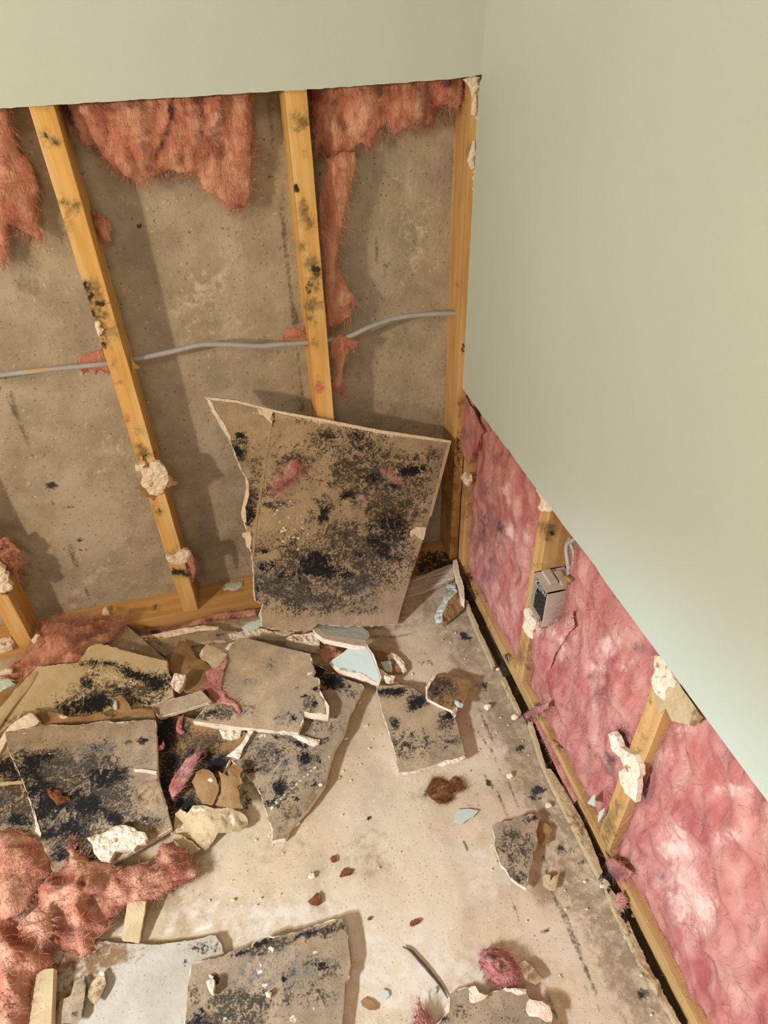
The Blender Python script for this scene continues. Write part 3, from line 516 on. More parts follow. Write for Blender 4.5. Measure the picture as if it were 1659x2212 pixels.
scrap('cream plaster bit halfway down the edge of the corner stud', 'a2', [(1545, 490), (1560, 485), (1560, 560), (1548, 600), (1555, 660), (1535, 670), (1510, 620), (1530, 560)], FY(.009), .004)
scrap('cream plaster plug on the first right wall stud', 'a5', [(160, 620), (190, 590), (215, 610), (220, 650), (205, 685), (180, 660)], FX(.006), .008, mk=dict(stain=M('a5', [(210, 615, 16, 20, .8)])))
scrap('plaster crumble under the drywall cut above the outlet stud', 'a5', [(645, 690), (680, 695), (690, 735), (720, 780), (750, 840), (720, 845), (670, 840), (662, 810), (680, 770), (660, 740)], FX(.003), .010, rough=.004)
scrap('tall cream plaster scrap on the stud below the outlet box', 'c3', [(985, 400), (1005, 395), (1020, 440), (1045, 460), (1062, 490), (1050, 530), (1035, 595), (1010, 580), (985, 540), (970, 510), (990, 470), (980, 430)], FX(.004), .009, rough=.003, mk=dict(stain=M('c3', [(1055, 540, 14, 40, .6)])))
scrap('cream plaster scrap hanging under the right drywall cut, nearest stud', 'a6', [(930, 345), (980, 345), (1000, 380), (1035, 440), (1050, 490), (1070, 510), (1060, 545), (1020, 540), (1000, 590), (995, 630), (950, 600), (930, 580), (920, 540), (910, 490), (935, 440), (925, 400)], FX(.003), .009, rough=.0045, mk=dict(stain=M('a6', [(955, 405, 18, 22, .9), (980, 480, 60, 12, .5), (1015, 405, 12, 24, .8), (968, 580, 14, 14, .7)])))
scrap('long white plaster scrap halfway down the nearest stud', 'a6', [(632, 845), (660, 835), (690, 870), (710, 930), (745, 955), (800, 985), (835, 1060), (838, 1110), (820, 1145), (822, 1220), (810, 1290), (780, 1260), (740, 1220), (708, 1150), (700, 1090), (740, 1070), (710, 1000), (660, 960), (645, 900)], FX(.002), .010, rough=.004, mk=dict(stain=M('a6', [(750, 1065, 26, 30, .95), (732, 1160, 14, 16, .95), (700, 880, 20, 30, .4), (850, 1130, 16, 60, .8)]), mold2=M('a6', [(655, 850, 16, 10, .8)])))

# ------------------------------------------------------------------ outlet box
bx = empty('outlet_box', (.02, yB-.05, .302), 'beige plastic outlet box fixed to the right wall stud', 'electrical box')
y1, y0b, za, zb, xf, xb = -.4395, -.502, .302, .403, -.001, .066
def slabbox(name, lo, hi, m, parent, bev=.0015):
    lo, hi = np.array(lo, float), np.array(hi, float); d = hi-lo
    o = addobj(name, boxv(lo, np.array([d[0], 0, 0]), np.array([0, d[1], 0]), np.array([0, 0, d[2]])), [(0, 1, 3, 2), (4, 6, 7, 5), (0, 4, 5, 1), (2, 3, 7, 6), (0, 2, 6, 4), (1, 5, 7, 3)], m, parent)
    if bev: b = o.modifiers.new('bevel', 'BEVEL'); b.width = bev; b.segments = 2
    return o
t = .0022
parts = [((xf, y0b, zb-t), (xb, y1, zb)), ((xf, y0b, za), (xb, y1, za+t)), ((xf, y0b, za), (xb, y0b+t, zb)), ((xf, y1-t, za), (xb, y1, zb)), ((xb-t, y0b, za), (xb, y1, zb))]
V = []; Fc = []
for lo, hi in parts:
    lo, hi = np.array(lo), np.array(hi); d = hi-lo; n = len(V)
    V += boxv(lo, np.array([d[0], 0, 0]), np.array([0, d[1], 0]), np.array([0, 0, d[2]])); Fc += [tuple(n+i for i in q) for q in [(0, 1, 3, 2), (4, 6, 7, 5), (0, 4, 5, 1), (2, 3, 7, 6), (0, 2, 6, 4), (1, 5, 7, 3)]]
addobj('housing', V, Fc, 'plastic', bx)
slabbox('cable_clamp', (xf+.012, y0b+.018, zb), (xf+.03, y1-.006, zb+.008), 'plastic', bx)
slabbox('cable_clamp', (xf+.034, y0b+.01, zb), (xf+.050, y1-.014, zb+.006), 'plastic', bx)
rc = slabbox('opening_shade', (xf+.008, y0b+t, za+t), (xf+.04, y1-t, zb-t), 'box_shade', bx)  # dark block stands in for the shade inside the open box
br = slabbox('mounting_strap', (xf+.002, y0b+.010, zb-.022), (xf+.004, y1-.022, zb-.004), 'steel', bx, .0008)
for k in range(2):
    a = np.array([xf-.0005, y0b+.016, zb-.012-k*.080]); P = [a, a+np.array([-.002, 0, 0])]
    tube('screw', P, .004, 'steel', bx, 12, 2).parent = br
tube('terminal_wire', [(xf+.01, y1-.012, zb-.02), (xf+.002, y1-.016, zb-.03), (xf+.006, y1-.01, zb-.05), (xf+.016, y1-.012, zb-.06)], .0014, 'steel', bx, 8, 6).parent = rc
tube('terminal_wire', [(xf+.01, y1-.02, zb-.01), (xf+.0, y1-.012, zb-.016), (xf+.008, y1-.02, zb-.034), (xf+.016, y1-.022, zb-.05)], .0014, 'cable', bx, 8, 6).parent = rc
f = FX(.022)
tag(tube('electrical_cable', [f.hit(*q) for q in Q('a5', [(905, 1000), (880, 1030), (850, 1045), (840, 1090), (848, 1160), (855, 1220), (850, 1262)])], .0042, 'cable'), 'left of two white cables dropping into the outlet box', 'cable')
tag(tube('electrical_cable', [FX(.026).hit(*q) for q in Q('a5', [(860, 1010), (868, 1050), (885, 1100), (890, 1160), (875, 1240)])], .0036, 'cable'), 'right of two white cables behind the outlet box', 'cable')
scrap('brown paper shreds on top of the outlet box', 'a5', [(800, 1262), (830, 1255), (870, 1275), (862, 1300), (845, 1290), (835, 1330), (815, 1320), (830, 1290)], FX(.008), .004, m='paper_brown', name='paper_scrap', cat='paper')

# ------------------------------------------------------------------ the leaning mouldy board
P1, P2, P3 = FY(-.001).hit(447, 858), FY(-.001).hit(973, 955), FZ(.001).hit(868, 1352)
n = np.cross(P2-P1, P3-P1); n = n if n@(CAM-P1) > 0 else -n
fL = Frame(P1, n)
lean, lf = board('big black-mouldy drywall board leaning on the studs in the corner', Q('a4', [(12, 478), (190, 500), (420, 560), (700, 610), (1000, 670), (1425, 735), (1380, 900), (1310, 1160), (1265, 1300), (1150, 1659)])+Q('c2', [(1355, 500), (1200, 510), (1000, 510), (850, 495), (800, 540), (640, 540), (490, 515), (490, 440), (505, 370), (450, 350), (440, 200), (435, 90)])+Q('a4', [(290, 1440), (265, 1330), (235, 1180), (255, 960), (220, 900), (160, 740), (90, 620)]),
    fL, 'paper', straight=(0, 1, 2, 3, 4, 5, 6, 7, 8, 9), amp=.002, rim=.0012, grid=.0048, marks_=dict(
    mold=M('a4', [(950, 900, 560, 290, .62, 10), (900, 1380, 600, 230, .64), (300, 1000, 70, 300, .5), (900, 700, 260, 60, .66, 8), (620, 720, 130, 90, .45), (560, 620, 90, 30, .4), (950, 950, 240, 90, .62), (850, 1020, 150, 70, .62), (680, 1130, 120, 90, .7), (1100, 1120, 200, 130, .8), (820, 1250, 240, 90, .6), (1250, 860, 150, 100, .55), (1330, 800, 60, 60, .6), (200, 760, 90, 110, .6), (270, 1080, 60, 150, .7), (450, 1090, 90, 30, .7), (1150, 950, 120, 120, .55), (330, 1350, 80, 40, .6), (480, 1440, 120, 60, .75), (600, 1420, 130, 90, .8), (1050, 1300, 200, 90, .75), (900, 1450, 260, 90, .55), (450, 930, 120, 100, .4), (1200, 1400, 120, 140, .5)])
      + M('c2', [(650, 250, 360, 110, .7), (1200, 200, 220, 130, .62), (900, 340, 460, 90, .62), (650, 400, 250, 40, .45), (1150, 400, 160, 60, .5)]),
    mold2=M('a4', [(1205, 900, 60, 34, .95), (1265, 880, 20, 22, .9), (210, 700, 30, 20, 1.0), (200, 790, 34, 34, .85), (1110, 1220, 110, 90, .8), (960, 1230, 60, 30, .7), (830, 1040, 80, 40, .65), (1000, 940, 120, 40, .5), (680, 1160, 70, 60, .6), (270, 1150, 40, 90, .8), (640, 1430, 100, 60, .95), (1010, 1310, 90, 40, .7), (720, 1490, 130, 30, .8), (930, 760, 150, 40, .5), (560, 1500, 60, 50, .6), (1060, 1370, 60, 60, .6), (400, 600, 14, 60, .8), (345, 1370, 50, 14, .8), (1120, 980, 60, 30, .6), (900, 700, 60, 25, .5), (740, 700, 60, 25, .5)])
      + M('c2', [(530, 130, 90, 40, .7), (850, 150, 130, 50, .85), (1030, 180, 60, 26, .8), (640, 180, 60, 40, .6), (1380, 60, 60, 60, .5), (1130, 60, 60, 30, .5), (480, 260, 40, 60, .4), (1080, 360, 60, 30, .4)]),
    ash=M('c2', [(600, 250, 260, 110, .75), (1120, 230, 120, 70, .85), (490, 130, 60, 60, .7), (800, 320, 250, 60, .55)])+M('a4', [(350, 1450, 60, 40, .7), (900, 1380, 150, 100, .4)]),
    pale=[(440+.3737*a, 680+.3737*b, 3.2, 2.6, 1.0) for a, b in [(345, 1140), (380, 1125), (410, 1150), (450, 1100), (500, 1080), (515, 1105), (490, 1170), (535, 1165), (440, 1200), (460, 1230), (470, 1245), (450, 1250), (540, 1180), (570, 1200), (495, 1280), (520, 1285), (550, 1290), (570, 1230), (460, 1310), (600, 1270), (545, 1355), (430, 1130), (400, 1170), (560, 1165), (525, 1240)]]
      + M('a4', [(345, 570, 50, 30, .6), (690, 625, 260, 14, .5, 9), (1100, 700, 200, 12, .4, 9), (60, 560, 40, 90, .3, -40)]),
    stain=M('a4', [(260, 850, 60, 160, .45), (380, 1050, 60, 300, .2)]), pink=M('a4', [(520, 890, 60, 70, .62), (450, 960, 60, 70, .5), (640, 920, 90, 40, .4), (1100, 930, 110, 40, .45, 35), (950, 1050, 80, 30, .4)])))
def bit(label, key, pts, fr, parent=None, **kw): return scrap(label, key, pts, fr, **kw)
def childslab(name, parent, key, pts, fr, t, m, **kw):
    d = dict(amp=.0015, grid=.006, lift=.0025); d.update(kw)
    return slab(name, fr.px(Q(key, pts)), fr, t, m, parent, **d)
childslab('bare_gypsum_edge', lean, 'a4', [(12, 474), (190, 494), (420, 553), (700, 603), (1000, 662), (1428, 727), (1428, 741), (1000, 682), (700, 620), (420, 566), (190, 508), (40, 490)], fL, .004, 'gypsum', lift=.0022, amp=.0008, step=.004)
childslab('bare_gypsum_edge', lean, 'a4', [(12, 478), (40, 492), (70, 560), (110, 620), (155, 700), (160, 735), (120, 680), (60, 580)], fL, .004, 'gypsum', lift=.0022, amp=.0015, step=.004)
childslab('factory_edge', lean, 'a4', [(1412, 740), (1428, 738), (1384, 905), (1314, 1165), (1300, 1160), (1368, 900)], fL, .004, 'paper_tan', lift=.0022, amp=.0003)
childslab('torn_paper_patch', lean, 'a4', [(310, 540), (400, 560), (385, 600), (395, 630), (360, 600), (345, 580), (320, 575)], fL, .003, 'gypsum', rough=.001, rscale=90)
childslab('torn_paper_patch', lean, 'a4', [(1190, 1250), (1230, 1225), (1285, 1228), (1270, 1300), (1240, 1290), (1215, 1265), (1195, 1285)], fL, .003, 'gypsum', rough=.001, rscale=90)
childslab('torn_paper_patch', lean, 'a4', [(225, 1260), (265, 1250), (275, 1290), (265, 1350), (245, 1340), (240, 1290), (222, 1280)], fL, .006, 'gypsum', lift=.004)
childslab('torn_paper_patch', lean, 'a4', [(255, 960), (262, 1040), (240, 1110), (245, 1200), (225, 1190), (215, 1150), (235, 1060)], fL, .006, 'gypsum', lift=.004)
childslab('torn_paper_patch', lean, 'c2', [(500, 365), (490, 410), (470, 445), (478, 420), (495, 375)], fL, .004, 'gypsum')
childslab('paper_seam', lean, 'a4', [(385, 590), (402, 592), (372, 780), (340, 1000), (310, 1180), (290, 1400), (278, 1400), (300, 1170), (330, 990), (362, 780)], fL, .0008, 'paper', amp=.0004, lift=.0022)
wool('pink fibre wisp clinging to the upper left of the leaning board', Q('a4', [(450, 940), (470, 890), (500, 840), (540, 830), (560, 880), (530, 930), (500, 950), (450, 1000), (420, 1000)]), Frame(fL.o+fL.n*.004, fL.n), bulge=.003, nf=900, flow=DN, flen=.03, ridge=.002, grid=.006, amp=.003, name='insulation_wisp', back=.001, marks_=dict(pale=M('a4', [(500, 900, 90, 90, .3)])))

# ------------------------------------------------------------------ debris in the corner
o = slab('wood_shim', F3((880, 1285, .012), (975, 1230, .03), (960, 1262, .022)).px(Q('c3', [(235, 235), (380, 165), (520, 112), (540, 150), (535, 205), (470, 235), (330, 290), (210, 335)])), F3((880, 1285, .012), (975, 1230, .03), (960, 1262, .022)), .012, 'wood_weathered', amp=.0012, rough=.0012, rscale=160, grid=.004)
tag(o, 'weathered grey ribbed wood shim beside the leaning board foot', 'wood')
strip = [('c3', [(527, 90), (555, 80), (575, 180), (600, 260), (603, 345), (580, 320), (560, 230)], .052, 'pale upright drywall sliver at the corner end of the gap'),
         ('c3', [(605, 340), (625, 350), (650, 420), (695, 515), (675, 520), (640, 440)], .024, 'second pale drywall sliver from the corner along the gap'),
         ('c3', [(670, 520), (695, 530), (740, 620), (800, 765), (785, 775), (730, 650)], .018, 'third drywall sliver from the corner along the gap'),
         ('c3', [(840, 840), (862, 835), (900, 920), (965, 1060), (950, 1065), (890, 950)], .018, 'fourth drywall sliver, short and brown, before the fibre tuft')]
for k, pts, z, lb in strip:
    scrap(lb, k, pts, FZ(z), min(z-.001, .03), m='gypsum' if z > .03 else 'paper_tan', rough=.001, amp=.0015, name='drywall_sliver', cat='drywall piece', dome=0, mk=dict(stain=M('c3', [(720, 640, 40, 90, .3), (900, 950, 60, 120, .5)])))
f = FZ(.020)
scrap('long ragged drywall sliver standing along the gap, middle stretch', 'c6', [(830, 0), (860, 0), (960, 160), (1060, 330), (1130, 500), (1190, 660), (1170, 690), (1100, 560), (1010, 380), (900, 170), (800, -40), (715, -300), (740, -300)], f, .019, m='paper_tan', rough=.001, amp=.0015, name='drywall_sliver', cat='drywall piece', dome=0, mk=dict(stain=M('c6', [(1000, 300, 60, 400, .5, -25)]), mold2=M('c6', [(1060, 480, 12, 90, .5, -25)])))
scrap('long ragged drywall sliver standing along the gap, nearest stretch', 'c6', [(1200, 700), (1230, 730), (1330, 920), (1420, 1120), (1470, 1220), (1560, 1390), (1700, 1640), (1680, 1660), (1540, 1420), (1430, 1230), (1320, 1010), (1230, 810)], f, .019, m='paper_tan', rough=.001, amp=.003, name='drywall_sliver', cat='drywall piece', dome=0, mk=dict(stain=M('c6', [(1450, 1200, 90, 500, .5, -25)]), mold2=M('c6', [(1330, 960, 20, 90, .7, -25), (1230, 780, 30, 40, .8)])))
# dark strip standing in for the shade in the gap
gapf = FZ(.003)
o = slab('gap_shade', np.array([[-.0075, .0], [.012, .0], [.012, -1.6], [-.0085, -1.6]]), FZ(.0025), .003, 'shadow_gap', amp=.001, rough=.003, rscale=60, grid=.01, step=.01)
tag(o, 'dark strip painting in the shade of the gap between floor edge and right plate', 'painted shade', kind='stuff')
wool('dirty pink insulation showing in the gap below the right plate', Q('c3', [(1040, 1100), (1075, 1110), (1250, 1450), (1330, 1620), (1290, 1659), (1180, 1400)]), Frame((0.0, 0, .012), (-.5, 0, .86), (0, -1, 0)), bulge=.005, nf=900, flow=(1, 0), flen=.015, ridge=.002, grid=.006, amp=.001, name='insulation_strip', marks_=dict(mold=M('c3', [(1200, 1350, 400, 300, .5)]), mold2=M('c3', [(1180, 1400, 60, 60, .5)])))
wool('dark pink insulation squeezed out under the back plate', Q('c1', [(880, 560), (1020, 530), (1200, 490), (1400, 430), (1640, 400), (1640, 450), (1560, 462), (1420, 470), (1280, 500), (1100, 540), (950, 572)]), F3((300, 1372, .004), (553, 1318, .018), (553, 1333, .008)), bulge=.006, nf=1200, flow=(1, 0), flen=.012, ridge=.004, grid=.006, amp=.002, name='insulation_strip', m='wool_warm_lit', marks_=dict(mold2=M('c1', [(1400, 460, 200, 30, .6), (1000, 545, 90, 20, .6)]), mold=M('c1', [(1200, 500, 400, 60, .5)])))
# pale strips in front of the back plate
scrap('long cream edge of buried drywall lying before the back plate', 'c1', [(870, 578), (1000, 560), (1180, 520), (1300, 508), (1400, 515), (1395, 535), (1250, 545), (1100, 580), (980, 600), (900, 600)], F3((300, 1378, .022), (470, 1352, .026), (440, 1365, .022)), .010, m='gypsum', name='drywall_sliver', cat='drywall piece', mk=dict(stain=M('c1', [(1000, 590, 200, 14, .7)])))
board('grey dirty drywall strip half buried in front of the back plate', Q('c1', [(900, 605), (1100, 585), (1250, 550), (1400, 535), (1600, 560), (1640, 590), (1560, 600), (1350, 606), (1150, 640), (1050, 690), (960, 650)]), F3((300, 1385, .018), (540, 1375, .02), (400, 1400, .014)), 'paper_grey', thick=.010, amp=.003, marks_=dict(mold=M('c1', [(1000, 620, 200, 20, .5), (1400, 570, 120, 20, .4)])))
scrap('pinkish plaster rubble left of the small green chip', 'c2', [(270, 560), (340, 550), (400, 520), (490, 520), (560, 545), (700, 545), (640, 580), (560, 575), (440, 560), (400, 580), (300, 590)], FZ(.026), .018, rough=.005)
scrap('small pale green painted chip at the foot of the leaning board', 'c2', [(360, 520), (400, 490), (485, 465), (490, 500), (470, 520), (385, 556)], F3((530, 1355, .034), (562, 1340, .045), (560, 1355, .036)), .003, m='paint', rough=.0005, name='paint_chip', cat='paint chip')
scrap('jagged pale green paint chip lying on the back plate', 'c1', [(1415, 265), (1450, 235), (1500, 228), (1555, 222), (1548, 255), (1500, 285), (1460, 275), (1435, 280)], FZ(PT+.003), .002, m='paint', rough=.0006, name='paint_chip', cat='paint chip', mk=dict(stain=M('c1', [(1425, 262, 16, 14, .9)])))
scrap('cream pointed plaster chip lying on the back plate', 'c1', [(648, 440), (655, 405), (675, 385), (695, 410), (700, 438), (670, 446)], F3((222, 1332, .042), (235, 1332, .042), (227, 1312, .05)), .006)
# curled green painted piece and companions
fG = F3((680, 1352, .058), (796, 1392, .058), (780, 1358, .034))
tg, ff = board('grey-green curled painted drywall piece at the foot of the leaning board', Q('c2', [(830, 470), (850, 470), (905, 505), (1020, 505), (1130, 518), (1175, 550), (1180, 580), (1155, 608), (1020, 590), (900, 575), (850, 530)]), fG, 'paint', amp=.0008, rim=.0004, core=Q('c2', [(820, 510), (860, 500), (1130, 520), (1175, 560), (1160, 618), (1155, 640), (1060, 628), (890, 592), (830, 550)]), film='painted_face')
fP = F3((712, 1432, .035), (815, 1477, .03), (790, 1395, .06))
board('bright pale green triangular drywall piece facing up', Q('c2', [(928, 745), (990, 700), (1040, 670), (1075, 645), (1155, 638), (1190, 690), (1215, 760), (1246, 835), (1236, 880), (1180, 850), (1130, 815), (1070, 808), (1000, 800), (975, 775)]), fP, 'paint', amp=.0012, rim=.0012, film='painted_face', core=Q('c2', [(920, 748), (990, 695), (1075, 640), (1160, 632), (1200, 690), (1250, 835), (1238, 890), (1150, 860), (1050, 830), (980, 815), (965, 790)]), marks_=dict(stain=M('c2', [([(1236, 880), (1130, 815), (975, 780)], 10, .7)])))
scrap('brown torn paper under the bright green piece, right side', 'c2', [(1180, 650), (1205, 650), (1215, 720), (1250, 800), (1290, 850), (1345, 850), (1385, 885), (1300, 890), (1240, 895), (1225, 850), (1190, 720)], F3((800, 1400, .02), (867, 1478, .012), (820, 1478, .012)), .001, m='paper_brown', name='paper_scrap', cat='paper', rough=.002)
scrap('angular cream plaster chunk right of the bright green piece', 'c2', [(1228, 770), (1260, 790), (1300, 825), (1345, 828), (1338, 848), (1305, 862), (1280, 850), (1250, 830)], FZ(.028), .018)
scrap('small rounded pale green piece inside the crumbling ring', 'c2', [(1250, 740), (1285, 730), (1315, 735), (1328, 790), (1320, 808), (1285, 800), (1265, 770)], F3((825, 1450, .016), (845, 1450, .012), (840, 1430, .02)), .006, m='paint', name='paint_chip', cat='paint chip')
scrap('pinkish plaster crumble forming an arc on the floor', 'c2', [(1290, 700), (1325, 675), (1355, 695), (1400, 735), (1420, 790), (1395, 815), (1385, 780), (1350, 730), (1320, 710), (1300, 725)], FZ(.012), .010, rough=.004, amp=.003)
scrap('brown paper scrap in the plaster arc', 'c2', [(1320, 760), (1360, 745), (1390, 790), (1380, 815), (1325, 810)], FZ(.006), .002, m='paper_brown', name='paper_scrap', cat='paper')
scrap('dark brown paper scrap behind the plaster arc', 'c2', [(1215, 665), (1260, 670), (1300, 690), (1285, 730), (1240, 730), (1220, 700)], FZ(.010), .002, m='paper_brown', name='paper_scrap', cat='paper', mk=dict(stain=M('c2', [(1250, 700, 60, 40, .9)])))
scrap('rough tan plaster lump left of the curled green piece', 'c2', [(640, 590), (680, 565), (760, 560), (830, 545), (862, 590), (858, 635), (800, 635), (720, 620), (660, 605)], FZ(.040), .028, rough=.005, mk=dict(stain=M('c2', [(740, 600, 90, 30, .6)])))
wool('pink insulation tuft in the hollow behind the bright green piece', Q('c2', [(850, 670), (900, 640), (950, 620), (985, 625), (975, 660), (1010, 690), (990, 710), (940, 730), (960, 770), (970, 800), (920, 780), (880, 740), (860, 700)]), F3((690, 1410, .025), (735, 1410, .03), (715, 1450, .015)), bulge=.012, nf=900, flow=(.3, 1), flen=.016, ridge=.006, grid=.005, amp=.002, name='insulation_tuft', m='wool_warm_lit', marks_=dict(mold2=M('c2', [(1000, 650, 50, 40, .7)])))

# ------------------------------------------------------------------ middle boards
board('long pointed mouldy board lying under the centre pile', Q('c2', [(790, 740), (900, 790), (1000, 840), (1140, 895), (1110, 960), (1050, 1080), (1015, 1200), (960, 1290), (930, 1380), (890, 1530), (780, 1690), (700, 1770), (640, 1870), (560, 1885), (560, 1810), (530, 1740), (505, 1660), (480, 1580), (430, 1500), (350, 1420), (262, 1345), (330, 1290), (400, 1180), (500, 1000), (640, 850)]),
      F3((480, 1633, .022), (605, 1800, .015), (770, 1500, .034)), 'paper_grey', thick=.012, amp=.0022, rim=.0006, straight=(5, 6, 7, 8, 9, 10), marks_=dict(
      mold=M('c2', [(900, 850, 160, 90, .7), (700, 1250, 300, 120, .5), (550, 1350, 250, 160, .5), (800, 1400, 160, 200, .45), (600, 1560, 150, 100, .6), (1040, 950, 80, 60, .5), (900, 1150, 160, 90, .4), (700, 1700, 100, 90, .45)]),
      mold2=M('c2', [(940, 870, 110, 50, .8, 25), (860, 790, 50, 60, .9), (740, 1270, 60, 30, .75), (770, 1350, 50, 45, .85), (590, 1550, 60, 60, .9), (590, 1320, 34, 20, .7), (570, 1220, 60, 20, .65), (860, 1370, 30, 35, .6), (630, 1440, 50, 22, .6), (440, 1430, 60, 24, .6), (560, 1650, 60, 40, .7), (700, 1620, 40, 22, .7), (840, 1540, 60, 40, .5), (480, 1320, 60, 30, .5), (920, 1230, 26, 20, .6)]),
      stain=M('c2', [(800, 1660, 100, 160, .6, 30), (620, 1830, 60, 60, .9), (1000, 1040, 50, 30, .4)]), ash=M('c2', [(650, 1400, 260, 200, .35)]), pale=M('c2', [([(930, 1345), (850, 1400), (690, 1540), (600, 1620), (530, 1700)], 5, .9), (470, 1210, 60, 20, .5)])))
scrap('cream peeled paper strip curling off the long pointed board', 'c2', [(405, 1180), (435, 1182), (400, 1240), (365, 1310), (340, 1365), (300, 1350), (262, 1345), (330, 1290), (375, 1240)], F3((488, 1634, .030), (545, 1578, .042), (515, 1640, .030)), .003, name='peeled_paper_strip', cat='paper')
tC, fC = board('square grey-brown board on top of the centre pile, white broken edge', Q('c2', [(345, 590), (440, 602), (600, 645), (800, 690), (800, 740), (830, 790), (812, 830), (850, 850), (860, 910), (850, 950), (880, 990), (895, 1075), (760, 1062), (745, 1120), (725, 1195), (560, 1180), (350, 1158), (55, 1118), (130, 1040), (165, 960), (225, 880), (245, 800), (275, 730), (280, 650)]),
      F3((420, 1557, .040), (645, 1582, .048), (520, 1380, .075)), 'paper', thick=.012, amp=.003, rim=.0012, straight=(15, 16, 0, 1, 2), marks_=dict(
      mold=M('c2', [(300, 1050, 200, 60, .5), (400, 860, 150, 60, .38), (650, 1100, 140, 70, .42), (800, 1000, 60, 90, .55), (350, 650, 120, 40, .35), (550, 740, 160, 60, .3), (150, 1060, 100, 50, .55)]),
      mold2=M('c2', [(760, 960, 22, 14, .95), (830, 1010, 22, 24, .95), (830, 920, 30, 26, .9), (700, 1090, 20, 28, .8), (715, 910, 18, 22, .5), (610, 1140, 10, 8, .8), (840, 800, 24, 30, .7), (680, 1020, 10, 8, .6), (190, 1060, 50, 26, .5)]),
      pale=M('c2', [(370, 790, 26, 16, .5), (800, 810, 20, 14, .8), (350, 800, 6, 16, .6)])))
fCp = F3((420, 1557, .036), (645, 1582, .044), (520, 1380, .071))
childslab('broken_gypsum_edge', tC, 'c2', [(850, 905), (868, 930), (905, 1000), (925, 1030), (915, 1110), (890, 1108), (760, 1090), (765, 1068), (890, 1082), (900, 1050), (880, 1000), (850, 960)], fCp, .009, 'gypsum', rough=.001, rscale=100)
childslab('broken_gypsum_edge', tC, 'c2', [(52, 1118), (200, 1150), (450, 1160), (700, 1190), (720, 1205), (690, 1200), (440, 1178), (200, 1165), (55, 1135)], fCp, .007, 'gypsum', rough=.0006)
scrap('cream tongue-shaped plaster strip poking from under the centre board', 'c2', [(670, 1198), (730, 1200), (800, 1225), (862, 1238), (855, 1265), (830, 1278), (760, 1248), (700, 1222)], F3((628, 1584, .036), (690, 1600, .032), (680, 1610, .032)), .006, name='plaster_strip')
scrap('round crumbly plaster patch below the centre board', 'c2', [(215, 1175), (290, 1165), (360, 1180), (350, 1215), (300, 1235), (240, 1225)], FZ(.034), .008, rough=.004, mk=dict(stain=M('c2', [(290, 1200, 80, 30, .4)])))
wool('thin pink fibre wisp lying across the centre board', Q('c2', [(100, 900), (150, 870), (130, 800), (220, 770), (260, 700), (275, 740), (240, 830), (230, 900), (260, 960), (330, 1000), (360, 1050), (345, 1075), (300, 1020), (220, 1010), (170, 970), (140, 920)]), Frame(fC and F3((420, 1557, .044), (645, 1582, .052), (520, 1380, .079)).o, F3((420, 1557, .044), (645, 1582, .052), (520, 1380, .079)).n), bulge=.006, nf=1300, flow=(.6, -1), flen=.02, ridge=.003, grid=.005, amp=.003, name='insulation_wisp', back=.001, marks_=dict(mold=M('c2', [(220, 900, 100, 60, .4)])))
board('brown strip with cream end lying between dark boards and centre board', Q('c1', [(975, 1020), (1290, 925), (1345, 985), (1330, 1000), (1020, 1095)]), F3((327, 1525, .052), (450, 1510, .075), (345, 1550, .048)), 'paper_grey', thick=.012, amp=.0008, rim=.0006, name='drywall_strip', core=Q('c1', [(966, 1018), (1290, 925), (1345, 985), (1330, 1000), (1015, 1100)]))
# brown torn papers upper middle
cr = lambda a, b, c: (lambda p: a*np.sin(p[:, 0]*b+1)*np.cos(p[:, 1]*c))
def rag(label, key, pts, fr, m='paper_brown', mk=None, shape=cr(.004, 40, 30), t=.0008, rough=.002):
    o = slab('torn_paper', fr.px(Q(key, pts)), fr, t, m, amp=.0022, step=.004, grid=.005, rough=rough, rscale=40, shape=shape, lift=.004)
    if mk: marks(o, **mk)
    return tag(o, label, 'paper')
rag('large brown torn paper curl left of the centre board', 'c1', [(1085, 745), (1110, 690), (1150, 610), (1190, 615), (1225, 650), (1260, 725), (1310, 745), (1360, 790), (1400, 860), (1370, 920), (1300, 930), (1190, 945), (1170, 880), (1120, 820), (1085, 800)], F3((370, 1425, .035), (470, 1470, .05), (400, 1500, .05)), mk=dict(stain=M('c1', [(1280, 850, 100, 60, .6), (1150, 660, 50, 50, .4)])))
rag('pale brown torn paper flap beside the centre board', 'c1', [(1275, 700), (1300, 660), (1325, 630), (1370, 650), (1430, 690), (1460, 700), (1450, 760), (1430, 830), (1410, 870), (1370, 800), (1330, 750), (1290, 730)], F3((430, 1410, .05), (490, 1415, .062), (475, 1470, .06)), m='paper_tan', mk=dict(pale=M('c1', [(1290, 680, 10, 50, .8)]), stain=M('c1', [(1420, 790, 40, 60, .5)])))
scrap('small cream plaster curl above the centre board', 'c1', [(1440, 655), (1470, 620), (1530, 600), (1540, 615), (1510, 650), (1460, 665)], F3((490, 1400, .06), (520, 1385, .06), (510, 1400, .058)), .006)
